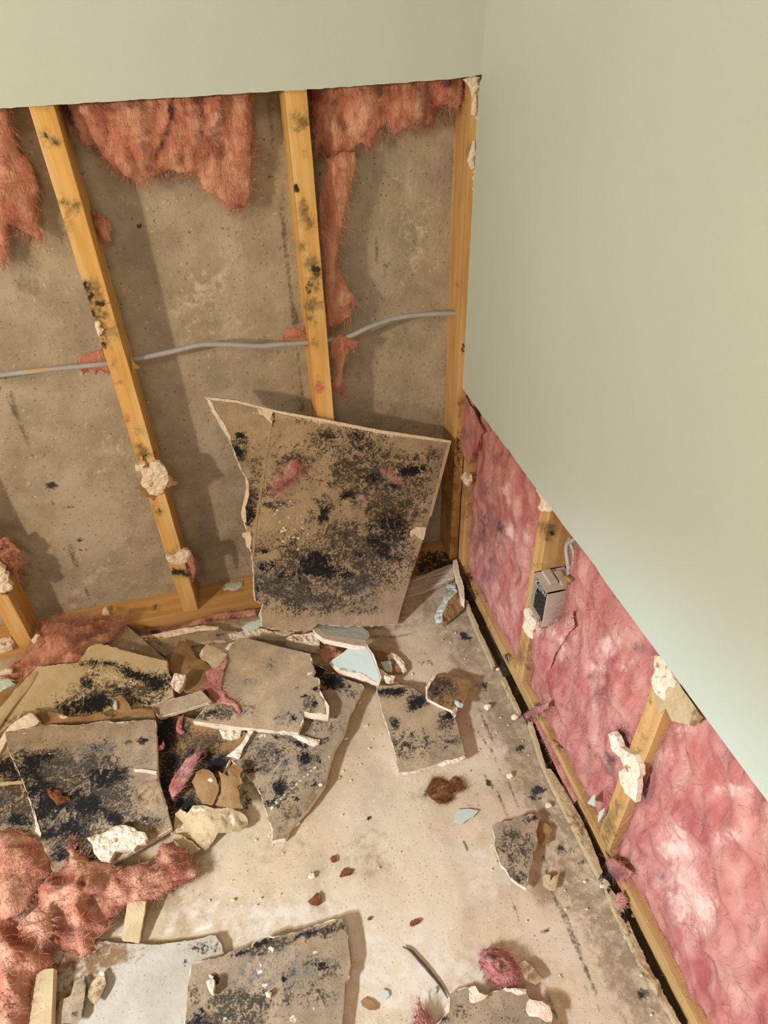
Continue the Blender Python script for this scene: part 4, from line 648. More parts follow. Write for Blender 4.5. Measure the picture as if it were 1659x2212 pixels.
# ------------------------------------------------------------------ left pile
board('grey-tan triangular board end behind the pink heap', Q('c1', [(640, 600), (720, 500), (800, 500), (900, 585), (1000, 680), (1075, 735), (980, 740), (800, 700), (660, 660)]), F3((240, 1385, .05), (360, 1428, .04), (270, 1352, .05)), 'paper_grey', amp=.0012, marks_=dict(pink=M('c1', [(700, 560, 60, 50, .7)]), pale=M('c1', [(850, 650, 90, 12, .4)])))
board('tan folded board with a wide black mould field, upper left pile', Q('c1', [(-60, 1160), (0, 1040), (100, 920), (200, 820), (240, 775), (500, 745), (580, 640), (640, 625), (870, 690), (1068, 735), (1072, 800), (1100, 850), (1110, 960), (1050, 990), (975, 1030), (990, 1100), (700, 1110), (400, 1120), (250, 1110), (150, 1060), (0, 1200), (-60, 1290)]),
      F3((5, 1560, .045), (360, 1430, .075), (330, 1550, .04)), 'paper_tan', amp=.0018, rim=.0006, marks_=dict(
      mold=M('c1', [(800, 800, 300, 60, .7, 12), (560, 960, 180, 110, .75), (850, 940, 260, 90, .75), (450, 1020, 150, 60, .75), (1000, 880, 120, 90, .8), (600, 830, 60, 60, .5)]),
      mold2=M('c1', [(900, 830, 210, 34, .85, 12), (640, 1000, 100, 60, .9), (1020, 880, 90, 60, .75), (560, 870, 50, 50, .7), (720, 760, 130, 20, .8, 10), (430, 1030, 80, 26, .7), (900, 1010, 130, 40, .7), (760, 940, 120, 60, .6), (570, 1010, 120, 50, .8)]),
      stain=M('c1', [(900, 1040, 120, 30, .5), (100, 1100, 90, 60, .4), (660, 920, 50, 50, .5)]), pale=M('c1', [([(560, 790), (700, 830), (880, 880)], 7, .6)])))
rag('brown torn paper with green fleck on the black field', 'c1', [(740, 970), (770, 955), (810, 985), (850, 1050), (880, 1045), (980, 1050), (1000, 1100), (900, 1090), (700, 1110), (740, 1060), (760, 1010)], F3((250, 1500, .070), (330, 1530, .062), (240, 1550, .055)), mk=dict(stain=M('c1', [(850, 1080, 160, 30, .6)])))
scrap('tiny green paint fleck on the brown torn paper, left pile', 'c1', [(735, 985), (748, 1000), (745, 1045), (728, 1050), (722, 1020)], F3((240, 1500, .078), (260, 1500, .078), (250, 1540, .070)), .0015, m='paint', name='paint_chip', cat='paint chip', rough=.0003)
scrap('yellowish tan paper band edging the folded board, far left', 'c1', [(-60, 1150), (0, 1075), (60, 985), (130, 900), (200, 815), (245, 800), (190, 900), (100, 1010), (20, 1120), (-60, 1240)], F3((0, 1545, .060), (75, 1455, .078), (20, 1555, .052)), .012, m='paper_tan', name='drywall_edge_strip', cat='drywall piece', rough=.0008, amp=.001)
scrap('cream plaster chunk on the black field right end', 'c1', [(1090, 880), (1115, 810), (1150, 815), (1185, 825), (1180, 860), (1165, 900), (1140, 925), (1110, 905)], F3((370, 1460, .085), (400, 1460, .085), (380, 1490, .08)), .014, rough=.004, mk=dict(stain=M('c1', [(1120, 880, 14, 30, .7)])))
rag('brown sheet at the far left edge under the pale green chip', 'c1', [(-60, 900), (0, 930), (60, 880), (170, 850), (120, 930), (40, 1010), (0, 1050), (-60, 1060)], F3((0, 1490, .05), (50, 1470, .05), (0, 1530, .045)))
scrap('pale green painted chip at the far left edge of view', 'c1', [(-60, 850), (0, 848), (60, 855), (92, 878), (40, 905), (0, 932), (-60, 950)], F3((0, 1465, .065), (30, 1477, .065), (0, 1492, .058)), .008, m='paint', name='paint_chip', cat='paint chip')
rag('crumpled brown rubble paper right above the large black board', 'c1', [(150, 1060), (220, 1050), (400, 1075), (450, 1100), (560, 1090), (640, 1060), (700, 1100), (640, 1115), (420, 1130), (300, 1150), (240, 1130)], F3((60, 1540, .07), (230, 1550, .07), (100, 1570, .06)), mk=dict(stain=M('c1', [(300, 1090, 100, 40, .8)]), pale=M('c1', [(410, 1090, 40, 12, .9)])))
WH = wool('deep pink insulation heap on the back left of the floor', Q('c1', [(30, 830), (90, 760), (180, 700), (190, 630), (240, 580), (260, 500), (330, 500), (450, 480), (560, 485), (700, 480), (800, 465), (770, 520), (740, 560), (700, 620), (600, 650), (540, 740), (450, 800), (380, 760), (290, 770), (190, 840), (100, 860)]), F3((20, 1460, .045), (270, 1340, .06), (150, 1440, .055)), bulge=.045, nf=9000, flow=(.8, .5), flen=.03, ridge=.014, lumps=.02, grid=.006, amp=.005, spread=.7, m='wool_warm_lit', back=.01, marks_=dict(mold2=M('c1', [(580, 580, 90, 50, .45), (600, 500, 120, 30, .4)]), mold=M('c1', [(500, 600, 200, 50, .5, -20), (650, 530, 120, 60, .5), (100, 790, 60, 30, .5)])))
scrap('cream plaster stick at the left of the pink heap', 'c1', [(200, 600), (230, 560), (255, 565), (250, 600), (215, 630)], F3((70, 1390, .07), (85, 1372, .08), (85, 1385, .07)), .006)
scrap('pale plaster scraps at the left edge below the plate', 'c1', [(-40, 620), (20, 585), (70, 580), (90, 610), (70, 640), (0, 660), (-40, 670)], FZ(.055), .014, rough=.004, mk=dict(stain=M('c1', [(30, 620, 40, 20, .5)])))
scrap('flat cream plaster flake at the left end of the pink heap', 'c1', [(0, 800), (40, 780), (80, 785), (70, 805), (20, 818), (-20, 815)], FZ(.078), .005)
# dark board behind
board('near-black board lying between the large left board and centre pile', Q('c1', [(1000, 1090), (1130, 1085), (1260, 1110), (1500, 1140), (1600, 1220), (1500, 1320), (1450, 1400), (1380, 1560), (1240, 1700), (1150, 1800), (1100, 1840), (1040, 1600), (1005, 1300)]), F3((345, 1555, .030), (530, 1590, .028), (420, 1780, .018)), 'paper_brown', thick=.012, amp=.002, rim=.0008, marks_=dict(
      mold=M('c1', [(1100, 1200, 150, 140, .9), (1300, 1400, 300, 200, .95), (1180, 1600, 200, 220, .95), (1400, 1250, 160, 60, .55)]), mold2=M('c1', [(1060, 1200, 70, 140, .95), (1300, 1340, 160, 60, .7), (1400, 1380, 80, 60, .9), (1080, 1500, 80, 200, .95), (1200, 1650, 120, 90, .8), (1150, 1380, 120, 60, .7)]), stain=M('c1', [(1400, 1200, 160, 70, .6)])))
scrap('small hooked pink fibre lump on the near-black board', 'c1', [(1125, 1150), (1140, 1100), (1175, 1075), (1165, 1120), (1160, 1170), (1185, 1190), (1160, 1205), (1130, 1185)], F3((380, 1560, .036), (400, 1560, .036), (385, 1585, .034)), .004, m='wool', name='insulation_lump', cat='insulation', dome=.006)
scrap('short pink fibre curl at the edge of the large left board', 'c1', [(1005, 1290), (1030, 1270), (1045, 1240), (1052, 1265), (1040, 1295), (1012, 1305)], FZ(.052), .004, m='wool', name='insulation_lump', cat='insulation', dome=.005)
wool('spindle of pale pink fibre lying on the near-black board', Q('c1', [(1100, 1610), (1080, 1560), (1100, 1490), (1150, 1430), (1190, 1360), (1230, 1340), (1265, 1310), (1270, 1350), (1240, 1420), (1200, 1490), (1160, 1560), (1120, 1600)]), F3((370, 1720, .040), (420, 1630, .046), (380, 1640, .044)), bulge=.014, nf=1600, flow=(.6, .8), flen=.02, ridge=.005, grid=.005, amp=.002, name='insulation_lump', marks_=dict(pale=M('c1', [(1190, 1450, 60, 100, .5)]), mold=M('c1', [(1240, 1380, 40, 60, .5)])))
# the large left board
fM = F3((12, 1582, .085), (336, 1556, .070), (112, 1878, .040))
tM, fMf = board('large square black-mouldy board at left with white left edge', Q('c1', [(35, 1190), (150, 1175), (300, 1145), (420, 1150), (500, 1145), (690, 1120), (740, 1130), (860, 1120), (990, 1112), (998, 1200), (1003, 1300), (1008, 1480), (1030, 1560), (1055, 1640)])+Q('c4', [(1070, 280), (1097, 380), (1000, 440), (880, 510), (760, 580), (600, 640), (340, 655), (320, 580), (270, 470), (235, 370), (200, 220), (150, 90), (110, 0)])+Q('c1', [(70, 1340), (50, 1290)]),
      fM, 'paper_grey', amp=.0015, rim=.0012, straight=(9, 10, 11, 14, 15, 16), marks_=dict(
      mold=M('c1', [(400, 1500, 380, 200, .85), (700, 1450, 160, 160, .7), (900, 1380, 80, 30, .4), (920, 1240, 40, 30, .8), (650, 1270, 160, 60, .45), (300, 1330, 220, 60, .7), (830, 1250, 40, 30, .5)])+M('c4', [(500, 200, 380, 220, .95), (450, 450, 250, 160, .9), (800, 330, 160, 100, .7), (980, 340, 100, 60, .6)]),
      mold2=M('c1', [(180, 1400, 120, 90, .85), (300, 1340, 90, 40, .6), (650, 1480, 120, 60, .6), (250, 1560, 120, 120, .85), (680, 1380, 60, 60, .5), (925, 1240, 26, 18, .8), (800, 1420, 40, 30, .6), (450, 1600, 160, 60, .7), (330, 1240, 40, 14, .5)])+M('c4', [(330, 220, 140, 120, .9), (560, 220, 140, 120, .85), (700, 320, 120, 60, .7), (420, 400, 150, 120, .8), (650, 60, 160, 60, .8), (930, 330, 70, 26, .7), (500, 560, 220, 60, .8)]),
      ash=M('c1', [(450, 1400, 240, 80, .8), (600, 1300, 200, 60, .6), (800, 1460, 60, 50, .5), (200, 1250, 120, 30, .4)])+M('c4', [(450, 300, 200, 120, .45), (700, 160, 120, 60, .5)]),
      stain=M('c4', [(960, 180, 90, 120, .65), (1000, 380, 60, 60, .5)])+M('c1', [(240, 1240, 60, 30, .5)]), pale=M('c1', [(700, 1275, 40, 16, .4), (760, 1120, 90, 14, .7), (150, 1200, 20, 8, .6), (510, 1165, 20, 8, .7)])))
childslab('gypsum_splinter', tM, 'c1', [(860, 1430), (930, 1432), (1005, 1445), (1003, 1462), (930, 1452), (862, 1445)], fM, .004, 'gypsum', lift=.004)
childslab('gypsum_splinter', tM, 'c4', [(215, 250), (232, 300), (250, 370), (268, 420), (262, 440), (228, 405), (232, 360)], fM, .006, 'gypsum', lift=.003)
scrap('tan ragged board corner scrap lying on the right of the large left board', 'c4', [(880, 140), (900, 110), (1000, 65), (1020, 90), (1045, 160), (1075, 260), (1000, 280), (920, 250), (880, 190)], Frame(fM.o+fM.n*.003, fM.n), .0015, m='paper', name='paper_scrap', cat='paper', rough=.0008, mk=dict(stain=M('c4', [(960, 180, 120, 120, .5)]), mold=M('c4', [(900, 200, 30, 60, .5)])))
o = scrap('orange-brown flower-like scrap lying on the large black board', 'c1', [(300, 1560), (345, 1550), (385, 1555), (400, 1600), (440, 1600), (450, 1625), (400, 1640), (370, 1659), (350, 1640), (315, 1600)], Frame(fM.o+fM.n*.006, fM.n), .003, m='rust', name='rust_scrap', cat='debris', rough=.006, dome=.006)
scrap('crescent white crumbly plaster chunk at the foot of the large left board', 'c4', [(555, 445), (610, 425), (680, 405), (740, 365), (800, 362), (850, 378), (880, 398), (925, 410), (945, 445), (930, 475), (880, 490), (855, 522), (790, 518), (735, 530), (700, 592), (640, 585), (600, 540), (590, 490)], Frame(fM.o+fM.n*.018, fM.n), .013, rough=.0035, amp=.0012, dome=.002, mk=dict(stain=M('c4', [(730, 460, 26, 20, .9), (640, 460, 60, 26, .35), (600, 440, 40, 20, .6)])))
scrap('white angular plaster chunk at the upper left corner of the large left board', 'c1', [(30, 1190), (60, 1150), (130, 1100), (190, 1065), (215, 1075), (250, 1120), (235, 1140), (180, 1165), (120, 1170), (60, 1200), (20, 1290), (-20, 1370), (-60, 1390), (-60, 1290), (0, 1240)], F3((10, 1590, .080), (70, 1545, .095), (0, 1640, .06)), .014, rough=.002)
board('black board at the left edge under the large board', Q('c1', [(-80, 1390), (0, 1350), (50, 1320), (130, 1500), (200, 1660)])+Q('c4', [(240, 370), (270, 470), (100, 420), (0, 400), (-80, 420)]), F3((0, 1640, .050), (30, 1700, .045), (0, 1790, .035)), 'paper', marks_=dict(
      mold=M('c4', [(50, 250, 250, 250, .9)])+M('c1', [(50, 1420, 150, 100, .9)]), mold2=M('c1', [(60, 1420, 90, 90, .9)])+M('c4', [(100, 350, 150, 60, .8), (200, 100, 40, 40, .5)]), ash=M('c4', [(60, 340, 150, 60, .8), (40, 200, 100, 60, .8)]), stain=M('c1', [(60, 1540, 90, 30, .9)])))
scrap('thin tan splinter on the black board at the left edge', 'c1', [(-40, 1520), (40, 1505), (140, 1502), (148, 1520), (60, 1525), (-20, 1535)], F3((0, 1690, .056), (45, 1688, .054), (0, 1700, .054)), .003, m='paper_tan', name='splinter', cat='debris', rough=.0005)

# ------------------------------------------------------------------ crumpled papers below the centre
fT = F3((430, 1660, .040), (520, 1700, .034), (460, 1810, .014))
rag('left brown leaf-shaped torn paper beside the near-black board', 'c4', [(1230, 90), (1260, 30), (1300, 5), (1350, 20), (1390, 70), (1405, 140), (1380, 210), (1360, 240), (1300, 230), (1265, 190), (1250, 130)], fT, mk=dict(pale=M('c4', [(1355, 75, 24, 12, .9)]), mold2=M('c4', [(1370, 240, 6, 6, 1)])), shape=cr(.006, 50, 40))
rag('right brown torn paper, branching upward', 'c4', [(1375, 230), (1410, 170), (1420, 90), (1400, 20), (1440, 40), (1470, 60), (1460, 20), (1490, -30), (1560, 10), (1540, 60), (1560, 100), (1525, 130), (1540, 200), (1560, 260), (1480, 260), (1420, 290)], fT, mk=dict(stain=M('c4', [(1470, 120, 60, 80, .5)])), shape=cr(.007, 60, 30))
rag('crumpled tan paper sheet with white creases below the brown papers', 'c4', [(1115, 370), (1125, 290), (1160, 260), (1200, 290), (1240, 240), (1320, 240), (1380, 260), (1460, 250), (1540, 275), (1580, 320), (1590, 360), (1540, 405), (1480, 415), (1400, 415), (1375, 460), (1340, 500), (1315, 530), (1260, 480), (1200, 440), (1130, 430)], F3((380, 1780, .022), (530, 1770, .022), (440, 1830, .008)), m='paper_tan', shape=cr(.008, 55, 50), rough=.004, mk=dict(pale=M('c4', [(1260, 265, 110, 18, .7, -8), (1490, 320, 18, 60, .9), (1330, 350, 60, 26, .35), (1150, 390, 30, 40, .6)]), stain=M('c4', [(1560, 360, 40, 40, .5), (1300, 480, 60, 40, .4)])))
rag('square pale tan paper end at the bottom of the crumpled sheet', 'c4', [(1112, 425), (1165, 425), (1285, 510), (1270, 530), (1225, 558), (1170, 510), (1110, 450)], F3((375, 1805, .018), (430, 1835, .010), (410, 1848, .006)), m='paper_tan', shape=None)

# ------------------------------------------------------------------ single boards on the clear floor
board('tall mouldy board fragment right of the long pointed board', Q('c3', [(35, 890), (110, 893), (180, 885), (260, 900), (330, 950), (360, 985), (430, 1010), (500, 1060), (530, 1080), (555, 1140), (590, 1270), (612, 1345), (520, 1370), (440, 1385), (380, 1410), (270, 1440), (185, 1450), (160, 1330), (120, 1190), (80, 1070), (55, 970)]),
      F3((815, 1480, .022), (865, 1668, .014), (1005, 1635, .024)), 'paper', amp=.0015, rim=.0002, thick=.0125, marks_=dict(
      mold=M('c3', [(250, 1280, 200, 130, .55), (500, 1120, 90, 90, .6), (300, 980, 100, 70, .7), (130, 940, 130, 40, .7), (480, 1250, 120, 90, .45), (150, 1140, 50, 60, .6)]),
      mold2=M('c3', [(290, 1010, 70, 40, .9, -30), (130, 930, 90, 26, .85), (210, 930, 60, 20, .7), (155, 1140, 30, 34, .65), (240, 1240, 70, 60, .45), (500, 1100, 50, 30, .55), (520, 1080, 30, 40, .8), (500, 1250, 20, 12, .8), (320, 990, 30, 30, .9)]), stain=M('c3', [(230, 905, 60, 14, .8), (400, 1350, 200, 40, .4)]), pale=M('c3', [([(600, 1350), (520, 1370), (440, 1390)], 8, .7), (355, 1100, 8, 6, .9)])))
scrap('cream torn lip along the foot of the tall mouldy fragment', 'c3', [(425, 1400), (470, 1375), (540, 1360), (600, 1340), (610, 1355), (560, 1385), (490, 1395), (470, 1412), (440, 1405)], F3((945, 1650, .026), (1005, 1636, .028), (1000, 1645, .026)), .003, name='peeled_paper_strip', cat='paper')
board('small square dark board leaning on the tall mouldy fragment', Q('c3', [(372, 900), (400, 850), (435, 815), (480, 808), (540, 835), (585, 850), (645, 857), (620, 930), (600, 985), (570, 1010), (520, 1050), (470, 1030), (400, 995), (362, 975)]), F3((925, 1510, .036), (1000, 1480, .030), (975, 1530, .036)), 'paper_brown', thick=.010, amp=.001, rim=.0, marks_=dict(mold=M('c3', [(450, 920, 110, 110, .8), (430, 860, 60, 30, .7)]), mold2=M('c3', [(430, 930, 60, 50, .5), (500, 1010, 50, 30, .5)])))
scrap('cream peeled edge at the left of the small dark board', 'c3', [(355, 975), (352, 900), (385, 850), (420, 822), (415, 840), (385, 880), (368, 920), (365, 970)], F3((919, 1510, .037), (922, 1485, .037), (940, 1460, .037)), .004, name='peeled_paper_strip', cat='paper')
scrap('small pale green rounded chip below the small dark board', 'c3', [(540, 985), (560, 985), (595, 1010), (588, 1030), (560, 1025), (540, 1005)], FZ(.038), .003, m='paint', name='paint_chip', cat='paint chip')
scrap('cream and brown paper curl below the green rounded chip', 'c3', [(505, 1040), (530, 1022), (555, 1030), (560, 1050), (540, 1100), (515, 1070)], FZ(.030), .004, mk=dict(stain=M('c3', [(545, 1070, 20, 30, .9)])))
scrap('half-curled drywall paper by the corner, pale green side left', 'c3', [(490, 240), (540, 250), (555, 290), (520, 330), (490, 370), (465, 430), (460, 480), (420, 490), (407, 455), (430, 400), (465, 350), (470, 290)], F3((940, 1335, .018), (980, 1270, .035), (960, 1330, .03)), .002, m='paint', name='paint_chip', cat='paint chip', mk=dict(stain=M('c3', [(510, 280, 40, 50, .7)])))
scrap('half-curled drywall paper by the corner, brown back side right', 'c3', [(545, 300), (575, 330), (600, 350), (618, 372), (590, 410), (520, 470), (460, 516), (455, 485), (475, 410), (500, 350)], F3((955, 1350, .012), (1005, 1300, .022), (975, 1300, .034)), .002, m='paper_brown', name='torn_paper', cat='paper', mk=dict(stain=M('c3', [(530, 400, 60, 60, .8)])))
wool('rusty orange-brown fibre clump on the floor below the tall fragment', Q('c3', [(350, 1590), (370, 1530), (400, 1495), (450, 1490), (500, 1510), (530, 1480), (570, 1485), (590, 1530), (608, 1550), (560, 1560), (520, 1580), (520, 1620), (480, 1640), (430, 1640), (390, 1620)]), FZ(.002), bulge=.006, nf=4500, flow=(1, .3), flen=.015, ridge=.006, rs=60, grid=.004, amp=.003, m='rust', name='rust_fibre_clump', cat='debris', back=.001, spread=.9)
board('dark grey arrowhead board on the grimy strip, lower right', Q('c6', [(482, 380), (510, 350), (560, 345), (610, 330), (640, 308), (700, 310), (740, 290), (780, 330), (765, 380), (762, 420), (776, 460), (762, 500), (740, 530), (735, 610), (712, 690), (700, 768), (640, 730), (600, 695), (570, 640), (540, 620), (522, 560), (500, 500), (500, 440)]), F3((1065, 1790, .014), (1150, 1760, .022), (1135, 1918, .024)), 'paper_grey', thick=.011, amp=.0014, rim=.0003, marks_=dict(mold=M('c6', [(620, 500, 150, 160, .62), (650, 700, 60, 60, .7), (740, 330, 60, 30, .6)]), mold2=M('c6', [(665, 710, 16, 16, .9), (640, 580, 40, 30, .5), (770, 310, 40, 20, .7), (600, 500, 40, 50, .4)])))
rag('small brown round torn paper at the right of the arrowhead board', 'c6', [(762, 400), (790, 360), (830, 355), (860, 390), (855, 440), (850, 480), (800, 500), (770, 460), (775, 430)], FZ(.006), mk=dict(pale=[]), shape=None)
rag('small cream-brown torn curl below the arrowhead board', 'c6', [(800, 700), (830, 685), (855, 690), (850, 740), (870, 700), (910, 680), (900, 730), (880, 790), (850, 790), (810, 760)], FZ(.006), m='paper_tan', shape=cr(.003, 90, 60))
board('wide grey mouldy board at the bottom centre of the view', Q('c5', [(40, 1260), (110, 1235), (240, 1205), (310, 1170), (420, 1150), (450, 1110), (525, 1078), (560, 1085), (660, 1062), (740, 1040), (830, 1008), (920, 980), (1000, 960), (1025, 1010), (1040, 1100), (1055, 1250), (1048, 1330), (1020, 1370), (1018, 1480), (1005, 1600), (1000, 1760), (20, 1760), (0, 1635), (15, 1500), (20, 1400)]),
      F3((415, 2085, .030), (740, 1985, .026), (740, 2200, .018)), 'paper_grey', thick=.012, amp=.0016, rim=.0008, marks_=dict(
      mold=M('c5', [(500, 1150, 300, 50, .8, -15), (850, 1050, 180, 50, .75, -12), (350, 1500, 280, 120, .75), (850, 1280, 180, 90, .6), (250, 1620, 300, 100, .8), (820, 1450, 200, 150, .5), (60, 1450, 60, 90, .6)]),
      mold2=M('c5', [(500, 1110, 80, 26, .9, -20), (340, 1185, 90, 20, .85, -15), (800, 1060, 180, 20, .75, -12), (860, 1270, 60, 30, .85), (640, 1340, 22, 20, .8), (550, 1490, 20, 34, .7), (80, 1600, 60, 60, .7), (960, 1280, 30, 20, .6), (200, 1350, 24, 60, .6), (150, 1640, 90, 40, .7), (720, 1500, 70, 60, .4), (1000, 1040, 30, 40, .5)]),
      ash=M('c5', [(500, 1300, 400, 200, .45)]), pale=M('c5', [(548, 1160, 22, 24, .8), (480, 1250, 16, 22, .8), (470, 1300, 26, 18, .8), (575, 1280, 16, 30, .7), (500, 1385, 34, 30, .6), (570, 1200, 30, 12, .5), (690, 1420, 20, 14, .6), (930, 1290, 30, 14, .5), (820, 1540, 8, 16, .8), (885, 1540, 10, 12, .8), (690, 1610, 26, 30, .6), (255, 1610, 14, 20, .8), (830, 1180, 24, 14, .5)]), stain=M('c5', [(50, 1420, 40, 60, .5)])))
scrap('upright white plaster crumb casting a shadow on the bottom centre board', 'c5', [(135, 1360), (150, 1350), (185, 1350), (186, 1400), (180, 1440), (155, 1430), (142, 1400)], FZ(.046), .014)
scrap('light blue chip above the white crumb on the bottom centre board', 'c5', [(148, 1318), (165, 1318), (182, 1335), (175, 1350), (155, 1340)], FZ(.036), .005, m='paint', name='paint_chip', cat='paint chip')
scrap('yellow-cream crumb near the middle of the bottom centre board', 'c5', [(512, 1435), (535, 1422), (556, 1435), (545, 1460), (520, 1460)], FZ(.034), .006)
board('pale painted board under the bottom centre board, lower left', Q('c4', [(330, 1175), (480, 1150), (640, 1110), (800, 1120), (1000, 1130), (1200, 1105), (1380, 1070), (1420, 1130), (1425, 1180), (1405, 1215), (1230, 1260), (1290, 1420), (1290, 1760), (330, 1760), (360, 1500), (365, 1290)]), F3((120, 2056, .012), (470, 2030, .014), (400, 2200, .012)), 'paper_pale', thick=.011, amp=.0015, marks_=dict(
      stain=M('c4', [(600, 1220, 300, 90, .9, -10), (420, 1500, 60, 200, .8), (520, 1380, 120, 60, .7)]), mold=M('c4', [(1280, 1150, 130, 50, .65), (1000, 1140, 60, 16, .5), (480, 1560, 50, 40, .5)]), mold2=M('c4', [(1180, 1240, 26, 30, .6), (1150, 1130, 120, 12, .5)])))
board('pale yellow drywall offcut standing at the lower left corner', Q('c4', [(190, 1760), (190, 1630), (215, 1450), (235, 1320), (290, 1285), (345, 1280), (340, 1400), (330, 1635), (325, 1760)]), F3((65, 2205, .034), (110, 2205, .036), (100, 2100, .040)), 'paper_tan', thick=.013, amp=.0008, straight=(5, 6, 7))
rag('leaf of torn paper lying at the lower left', 'c4', [(385, 1500), (460, 1460), (480, 1370), (530, 1350), (555, 1400), (552, 1470), (530, 1600), (500, 1640), (380, 1640)], FZ(.020), m='paper_grey', mk=dict(mold=M('c4', [(480, 1570, 40, 30, .6)])))
rag('rounded brown torn paper next to the paper leaf, lower left', 'c4', [(570, 1430), (600, 1370), (640, 1345), (680, 1340), (690, 1390), (660, 1450), (620, 1520), (590, 1500), (565, 1460)], FZ(.018), m='paper_tan', mk=dict(stain=M('c4', [(620, 1430, 90, 90, .6)])))
scrap('tiny cream crumb above the rounded torn paper', 'c4', [(632, 1310), (650, 1292), (668, 1310), (664, 1335), (645, 1340)], FZ(.024), .008)
board('narrow tan drywall strip poking out from under the pink clump', Q('c4', [(815, 860), (850, 840), (932, 850), (925, 930), (905, 1030), (890, 1120), (830, 1110), (780, 1095), (795, 1010), (808, 930)]), F3((278, 1950, .030), (312, 1950, .030), (290, 2035, .012)), 'paper_tan', thick=.004, amp=.001, name='drywall_strip')
board('grey-brown board with torn cream edges at the bottom right', Q('c6', [(215, 1440), (270, 1420), (330, 1405), (400, 1440), (450, 1450), (560, 1425), (700, 1440), (710, 1500), (760, 1560), (850, 1600), (880, 1760), (130, 1760), (110, 1680), (150, 1620), (205, 1560)]), F3((975, 2145, .014), (1140, 2145, .020), (1050, 2210, .018)), 'paper_grey', thick=.012, amp=.0018, rim=.0015, marks_=dict(mold=M('c6', [(280, 1560, 90, 70, .45), (170, 1610, 50, 40, .6), (600, 1600, 160, 60, .3)]), mold2=M('c6', [(275, 1540, 16, 20, .7), (175, 1590, 24, 16, .8), (215, 1690, 60, 14, .4)]), stain=M('c6', [(500, 1550, 200, 90, .3)])))
rag('large cream torn paper flap at the right of the bottom right board', 'c6', [(700, 1500), (720, 1475), (770, 1490), (800, 1500), (850, 1530), (862, 1580), (862, 1625), (830, 1630), (780, 1600), (720, 1590), (698, 1550)], FZ(.024), m='gypsum', shape=cr(.003, 60, 60))
rag('small cream torn paper flap at the top of the bottom right board', 'c6', [(330, 1415), (370, 1400), (400, 1440), (458, 1460), (440, 1480), (380, 1505), (345, 1500), (330, 1460)], FZ(.022), m='gypsum', shape=cr(.002, 80, 60))
scrap('white rim fragment on the upper edge of the bottom right board', 'c6', [(560, 1405), (620, 1405), (700, 1412), (703, 1440), (650, 1448), (610, 1430), (570, 1420)], FZ(.024), .006)
rag('brown patch painting the shadow right of the pink tuft, bottom right', 'c6', [(650, 1250), (690, 1240), (730, 1270), (770, 1320), (800, 1370), (760, 1390), (700, 1370), (660, 1320)], FZ(.008), m='paper_tan', mk=dict(stain=M('c6', [(710, 1310, 90, 90, .7)])))  # thin brown sheet stands in for the tuft's cast shadow
wool('small crimson pink insulation tuft on the clear floor, bottom right', Q('c6', [(392, 1200), (420, 1160), (470, 1145), (540, 1150), (590, 1185), (620, 1240), (660, 1290), (655, 1360), (630, 1400), (560, 1405), (500, 1370), (440, 1320), (410, 1270)]), FZ(.014), bulge=.030, nf=2600, flow=(.5, -1), flen=.015, ridge=.010, lumps=.02, lscale=30, rs=40, grid=.004, amp=.003, name='insulation_tuft', back=.012, marks_=dict(mold2=M('c6', [(480, 1200, 60, 30, .8), (540, 1280, 26, 80, .6), (590, 1380, 60, 20, .4)]), pale=M('c6', [(590, 1260, 40, 40, .5), (400, 1200, 20, 40, .4)])))
wool('pointed pink insulation tuft at the bottom edge of the view', Q('c5', [(1465, 1640), (1480, 1560), (1500, 1480), (1520, 1540), (1545, 1560), (1580, 1600), (1600, 1700), (1460, 1700)]), FZ(.014), bulge=.022, nf=900, flow=(0, 1), flen=.016, ridge=.008, rs=40, grid=.005, amp=.002, name='insulation_tuft', back=.012, marks_=dict(mold=M('c5', [(1530, 1580, 30, 60, .5)])))
tw = [FZ(.003).hit(*q) for q in Q('c5', [(1392, 1140), (1440, 1165), (1500, 1230), (1570, 1310), (1640, 1400), (1680, 1470)])]
tag(tube('twig', tw, [.0008, .0022, .0026, .0026, .002, .001], 'twig'), 'thin dark curved twig on the floor near the bottom edge', 'twig')

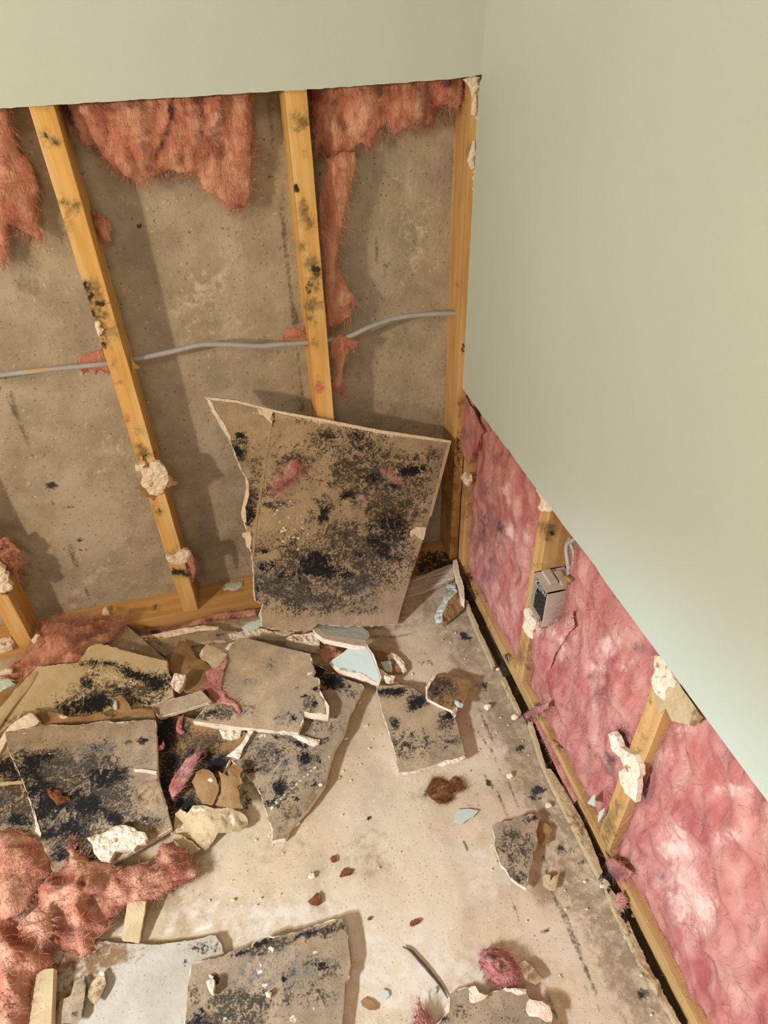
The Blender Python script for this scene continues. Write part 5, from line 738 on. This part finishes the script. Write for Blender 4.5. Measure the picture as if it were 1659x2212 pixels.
# ------------------------------------------------------------------ big pink clumps, lower left
wool('rounded orange-pink insulation roll at the left edge, uppermost of the pile', Q('c4', [(-90, 440), (0, 402), (90, 400), (190, 430), (260, 470), (300, 530), (320, 600), (330, 680), (260, 720), (230, 800), (150, 920), (60, 980), (-90, 1020)]), F3((0, 1800, .045), (105, 1860, .040), (0, 1990, .030)), bulge=.085, nf=2500, flow=(.3, -1), flen=.022, ridge=.010, lumps=.01, grid=.007, amp=.002, spread=.6, back=.03, name='insulation_clump', m='wool_warm_lit', marks_=dict(pale=M('c4', [(100, 450, 160, 40, .55)])))
wool('long lumpy pink insulation clump stretching right, lower left', Q('c4', [(245, 780), (300, 700), (400, 640), (400, 600), (440, 600), (430, 500), (465, 430), (490, 540), (570, 600), (700, 610), (760, 640), (850, 625), (1000, 610), (1000, 530), (1040, 480), (1110, 470), (1180, 530), (1215, 600), (1260, 640), (1270, 690), (1200, 720), (1080, 770), (1000, 830), (930, 860), (820, 870), (730, 950), (690, 960), (680, 1040), (610, 1090), (580, 1170), (510, 1215), (470, 1170), (380, 1160), (320, 1120), (330, 1000), (300, 960), (250, 900)]), F3((100, 1900, .045), (400, 1880, .025), (200, 2040, .020)), bulge=.060, nf=6500, flow=(.7, -.7), flen=.022, ridge=.014, lumps=.035, lscale=15, grid=.006, amp=.004, spread=.7, back=.018, name='insulation_clump', m='wool_warm_lit', marks_=dict(
      mold2=M('c4', [(610, 815, 60, 20, .85), (1010, 600, 14, 90, .7), (520, 720, 30, 80, .4), (1050, 670, 30, 30, .5)]), mold=M('c4', [(600, 860, 130, 40, .6), (1100, 540, 60, 60, .45), (450, 1060, 120, 60, .4), (800, 700, 20, 80, .5), (640, 960, 60, 60, .5), (440, 480, 40, 60, .6)]), pale=M('c4', [(400, 830, 90, 120, .5), (620, 740, 40, 60, .5), (870, 780, 90, 70, .45), (1230, 670, 50, 30, .6), (1080, 560, 60, 60, .3)])))
wool('knot of pink insulation between the roll and the bottom pile', Q('c4', [(110, 1020), (150, 960), (230, 900), (300, 920), (330, 1000), (340, 1050), (290, 1130), (260, 1160), (230, 1090), (160, 1080)]), F3((40, 1990, .080), (110, 2000, .070), (80, 2050, .060)), bulge=.025, nf=1500, flow=(.5, -1), flen=.018, ridge=.008, lumps=.01, lscale=30, grid=.005, amp=.003, back=.03, name='insulation_clump', m='wool_warm_lit', marks_=dict(pale=M('c4', [(290, 1080, 40, 60, .6)])))
wool('deep rose insulation pile filling the bottom left corner', Q('c4', [(-90, 1000), (0, 1000), (60, 960), (130, 990), (150, 1060), (230, 1090), (290, 1150), (335, 1180), (330, 1260), (280, 1310), (215, 1350), (200, 1480), (185, 1600), (170, 1760), (-90, 1760)]), F3((0, 2000, .045), (100, 2050, .030), (0, 2200, .035)), bulge=.075, nf=3500, flow=(.4, -1), flen=.022, ridge=.014, lumps=.03, lscale=15, grid=.007, amp=.003, spread=.7, back=.03, name='insulation_clump', m='wool_warm_lit', marks_=dict(mold=M('c4', [(60, 1040, 90, 40, .5), (120, 1500, 60, 120, .4), (30, 1250, 60, 60, .4)]), pale=M('c4', [(100, 1250, 90, 60, .4), (60, 1480, 60, 60, .4)])))

# ------------------------------------------------------------------ little chips and crumbs
def chip(label, key, pts, fr, m='paint', t=.0018, cat='paint chip', name='paint_chip'): return scrap(label, key, pts, fr, t, m=m, name=name, cat=cat, rough=.0003, amp=.0006, dome=0, grid=.006)
chip('large pale green paint flake on the open floor right of centre', 'c6', [(260, 262), (340, 258), (397, 268), (360, 310), (320, 330), (292, 357), (235, 340), (245, 300)], FZ(.004))
chip('small triangular green paint flake below the large flake', 'c6', [(288, 465), (305, 490), (318, 528), (278, 528), (282, 500)], FZ(.003))
chip('white pointed flake on the insulation near the right plate, upper', 'c6', [(1140, 163), (1138, 245), (1092, 222), (1110, 195)], FX(-.002))
chip('white curved flake on the right plate, lower of two', 'c6', [(1170, 275), (1202, 253), (1190, 300), (1160, 350), (1158, 305)], FX(-.002))
chip('round light blue chip near the bottom edge', 'c5', [(1240, 1430), (1265, 1410), (1300, 1425), (1308, 1455), (1280, 1480), (1250, 1462)], FZ(.003))
chip('thin light blue chip beside the twig', 'c5', [(1580, 1430), (1590, 1405), (1608, 1398), (1610, 1420), (1592, 1440)], FZ(.003))
chip('white sliver left of the bottom right board', 'c6', [(178, 1540), (200, 1500), (212, 1500), (208, 1550), (190, 1565)], FZ(.008), m='gypsum', cat='plaster', name='plaster_chip')
chip('light blue chip left of the bottom right board', 'c6', [(95, 1425), (118, 1398), (130, 1415), (122, 1440), (105, 1445)], FZ(.004))
chip('pale green speck on the grimy strip at the lower right', 'c6', [(1322, 1075), (1340, 1058), (1365, 1062), (1358, 1090), (1335, 1095)], FZ(.004))
chip('flat brown paper flake near the bottom edge', 'c5', [(1122, 1490), (1145, 1465), (1190, 1480), (1228, 1515), (1225, 1545), (1180, 1545), (1135, 1520)], FZ(.004), m='paper_brown', cat='paper', name='paper_flake')
chip('curled brown flake with dark ridges in the middle of the floor', 'c5', [(785, 850), (815, 825), (845, 792), (870, 815), (868, 860), (840, 875), (805, 868)], FZ(.006), m='rust', cat='debris', name='rust_flake', t=.004)
chip('small red-brown flake above and right of the curled flake', 'c5', [(928, 575), (945, 555), (968, 565), (968, 595), (940, 598)], FZ(.004), m='rust', cat='debris', name='rust_flake', t=.003)
chip('red-brown flake at the right of the clear floor', 'c5', [(1436, 1000), (1445, 975), (1490, 962), (1507, 975), (1495, 990), (1450, 1008)], FZ(.004), m='rust', cat='debris', name='rust_flake', t=.003)
chip('tiny orange flake above the red-brown flake', 'c5', [(1165, 965), (1175, 948), (1195, 950), (1185, 970)], FZ(.003), m='rust', cat='debris', name='rust_flake', t=.002)
chip('orange-tan star shaped scrap in the middle of the floor', 'c5', [(985, 690), (1000, 660), (1020, 635), (1045, 645), (1075, 650), (1060, 680), (1030, 685), (1000, 695)], FZ(.003), m='rust', cat='debris', name='rust_flake', t=.002)
def crumb(px, py, r, label=None, z=0.0, group=None, m='gypsum', fl=.7, fr=None):
    P = FZ(z).hit(px, py) if fr is None else fr.hit(px, py)
    sd = random.random()*100; V = []; Fc = []
    nu, nv = 7, 5
    for j in range(nv+1):
        for i in range(nu):
            a = 2*math.pi*i/nu; b = math.pi*j/nv; d = Vector((math.sin(b)*math.cos(a), math.sin(b)*math.sin(a), math.cos(b)))
            k = r*(1+.45*noise.noise(d*1.6+Vector((sd, 0, 0)))); V.append((P[0]+d.x*k*1.2, P[1]+d.y*k*.9, P[2]+r*fl*.8+d.z*k*fl))
    for j in range(nv):
        for i in range(nu): Fc.append((j*nu+i, (j+1)*nu+i, (j+1)*nu+(i+1) % nu, j*nu+(i+1) % nu))
    o = addobj('plaster_crumb', V, Fc, m)
    return tag(o, label, 'plaster crumb', group)
named = [('c5', 812, 692, 26, 'cream crumb in the middle of the clear floor'), ('c5', 710, 362, 26, 'cream crumb just below the tip of the long pointed board'), ('c5', 868, 110, 16, 'cream crumb on the right edge of the long pointed board'),
         ('c2', 1030, 1235, 18, 'cream crumb right of the long pointed board'), ('c6', 842, 240, 26, 'angular cream crumb above the arrowhead board'), ('c3', 750, 1035, 34, 'broad cream crumb on the grimy strip right of the small dark board'),
         ('c6', 595, 50, 28, 'cream curl crumb on the grimy strip above the seam'), ('c3', 815, 790, 18, 'cream crumb beside the gap slivers'), ('c3', 925, 1100, 30, 'pinkish crumb at the end of the gray fibre tuft'), ('c2', 1115, 1005, 14, 'cream crumb under the bright green piece tip'),
         ('c5', 308, 845, 13, 'white crumb on the floor right of the pink clump'), ('c6', 1185, 755, 18, 'white crumb at the broken end of the gap sliver'), ('c6', 1385, 945, 16, 'white crumb in the dark gap at lower right'), ('c6', 1075, 728, 14, 'white crumb on the grimy strip, lower right'), ('c1', 318, 1330, 7, 'tiny white crumb on the large black board')]
for k, a, b, r, lb in named:
    x, y = Q(k, [(a, b)])[0]; zz = {'c1': .083}.get(k, .030 if (k, a) == ('c5', 868) else 0.0)
    crumb(x, y, r*.33755/1000*.75, lb, zz)
pts = [('c5', [(455, 460), (575, 475), (430, 795), (455, 880), (390, 660), (540, 430), (1315, 515), (1375, 540), (605, 805), (485, 835), (155, 850), (560, 490), (625, 545), (1000, 300), (985, 60), (1240, 640), (300, 720)]),
       ('c6', [(720, 400), (945, 785), (950, 900), (1090, 905), (850, 310), (510, 600), (480, 650), (555, 480), (1505, 1575), (1180, 690), (1020, 700), (760, 720), (915, 1330), (1345, 1060), (1150, 960), (700, 980), (1000, 540), (1440, 1330), (640, 640)]),
       ('c3', [(455, 600), (545, 560), (690, 660), (265, 820), (350, 600), (770, 1190), (805, 1190), (970, 1245), (965, 960), (600, 720), (510, 620), (240, 1100), (830, 1100), (720, 1150), (420, 560), (880, 1150), (1010, 1340), (700, 1300)]),
       ('c2', [(1160, 1150), (1200, 1240), (1250, 1210), (1120, 1400), (1450, 820), (1480, 740), (1180, 1300), (1060, 1500), (1010, 1440), (1330, 960)])]
for k, l in pts:
    for a, b in l:
        x, y = Q(k, [(a+random.uniform(-4, 4), b+random.uniform(-4, 4))])[0]
        crumb(x, y, random.uniform(.0012, .0026), 'tiny pale plaster crumb scattered on the floor', 0.0, 'tiny plaster crumbs on the floor', fl=.8)
# fine grit: uncountable
V = []; Fc = []
def speck(P, r, n=None):
    i = len(V); a = rng.normal(0, 1, (4, 3)); a /= np.linalg.norm(a, axis=1)[:, None]
    for q in a: V.append(tuple(np.array(P)+q*r*rng.uniform(.6, 1.4)))
    Fc.extend([(i, i+1, i+2), (i, i+2, i+3), (i, i+3, i+1), (i+1, i+3, i+2)])
for _ in range(1500):
    t = rng.uniform(0, 1)
    if rng.uniform() < .55: x, y = -.015-abs(rng.normal(0, .09)), rng.uniform(-1.15, -.1)
    else: x, y = rng.uniform(-.95, -.02), rng.uniform(-1.0, -.1)
    speck((x, y, .0012), rng.uniform(.0004, .0013))
o = addobj('plaster_grit', V, Fc, 'gypsum'); tag(o, 'fine pale plaster grit sprinkled over the floor', 'grit', kind='stuff')
V = []; Fc = []
for _ in range(160):
    y = rng.uniform(-1.1, -.1); speck((-.006+D+rng.uniform(0, .03), y, PT+.001), rng.uniform(.0005, .0014))
for _ in range(60): speck((rng.uniform(-1.0, -.6), D+rng.uniform(0, .085), PT+.001), rng.uniform(.0005, .0012))
o = addobj('plaster_grit', V, Fc, 'gypsum'); tag(o, 'fine pale plaster grit lying on the two bottom plates', 'grit', kind='stuff')
for o in bpy.data.objects:
    if '_c' in o: del o['_c']
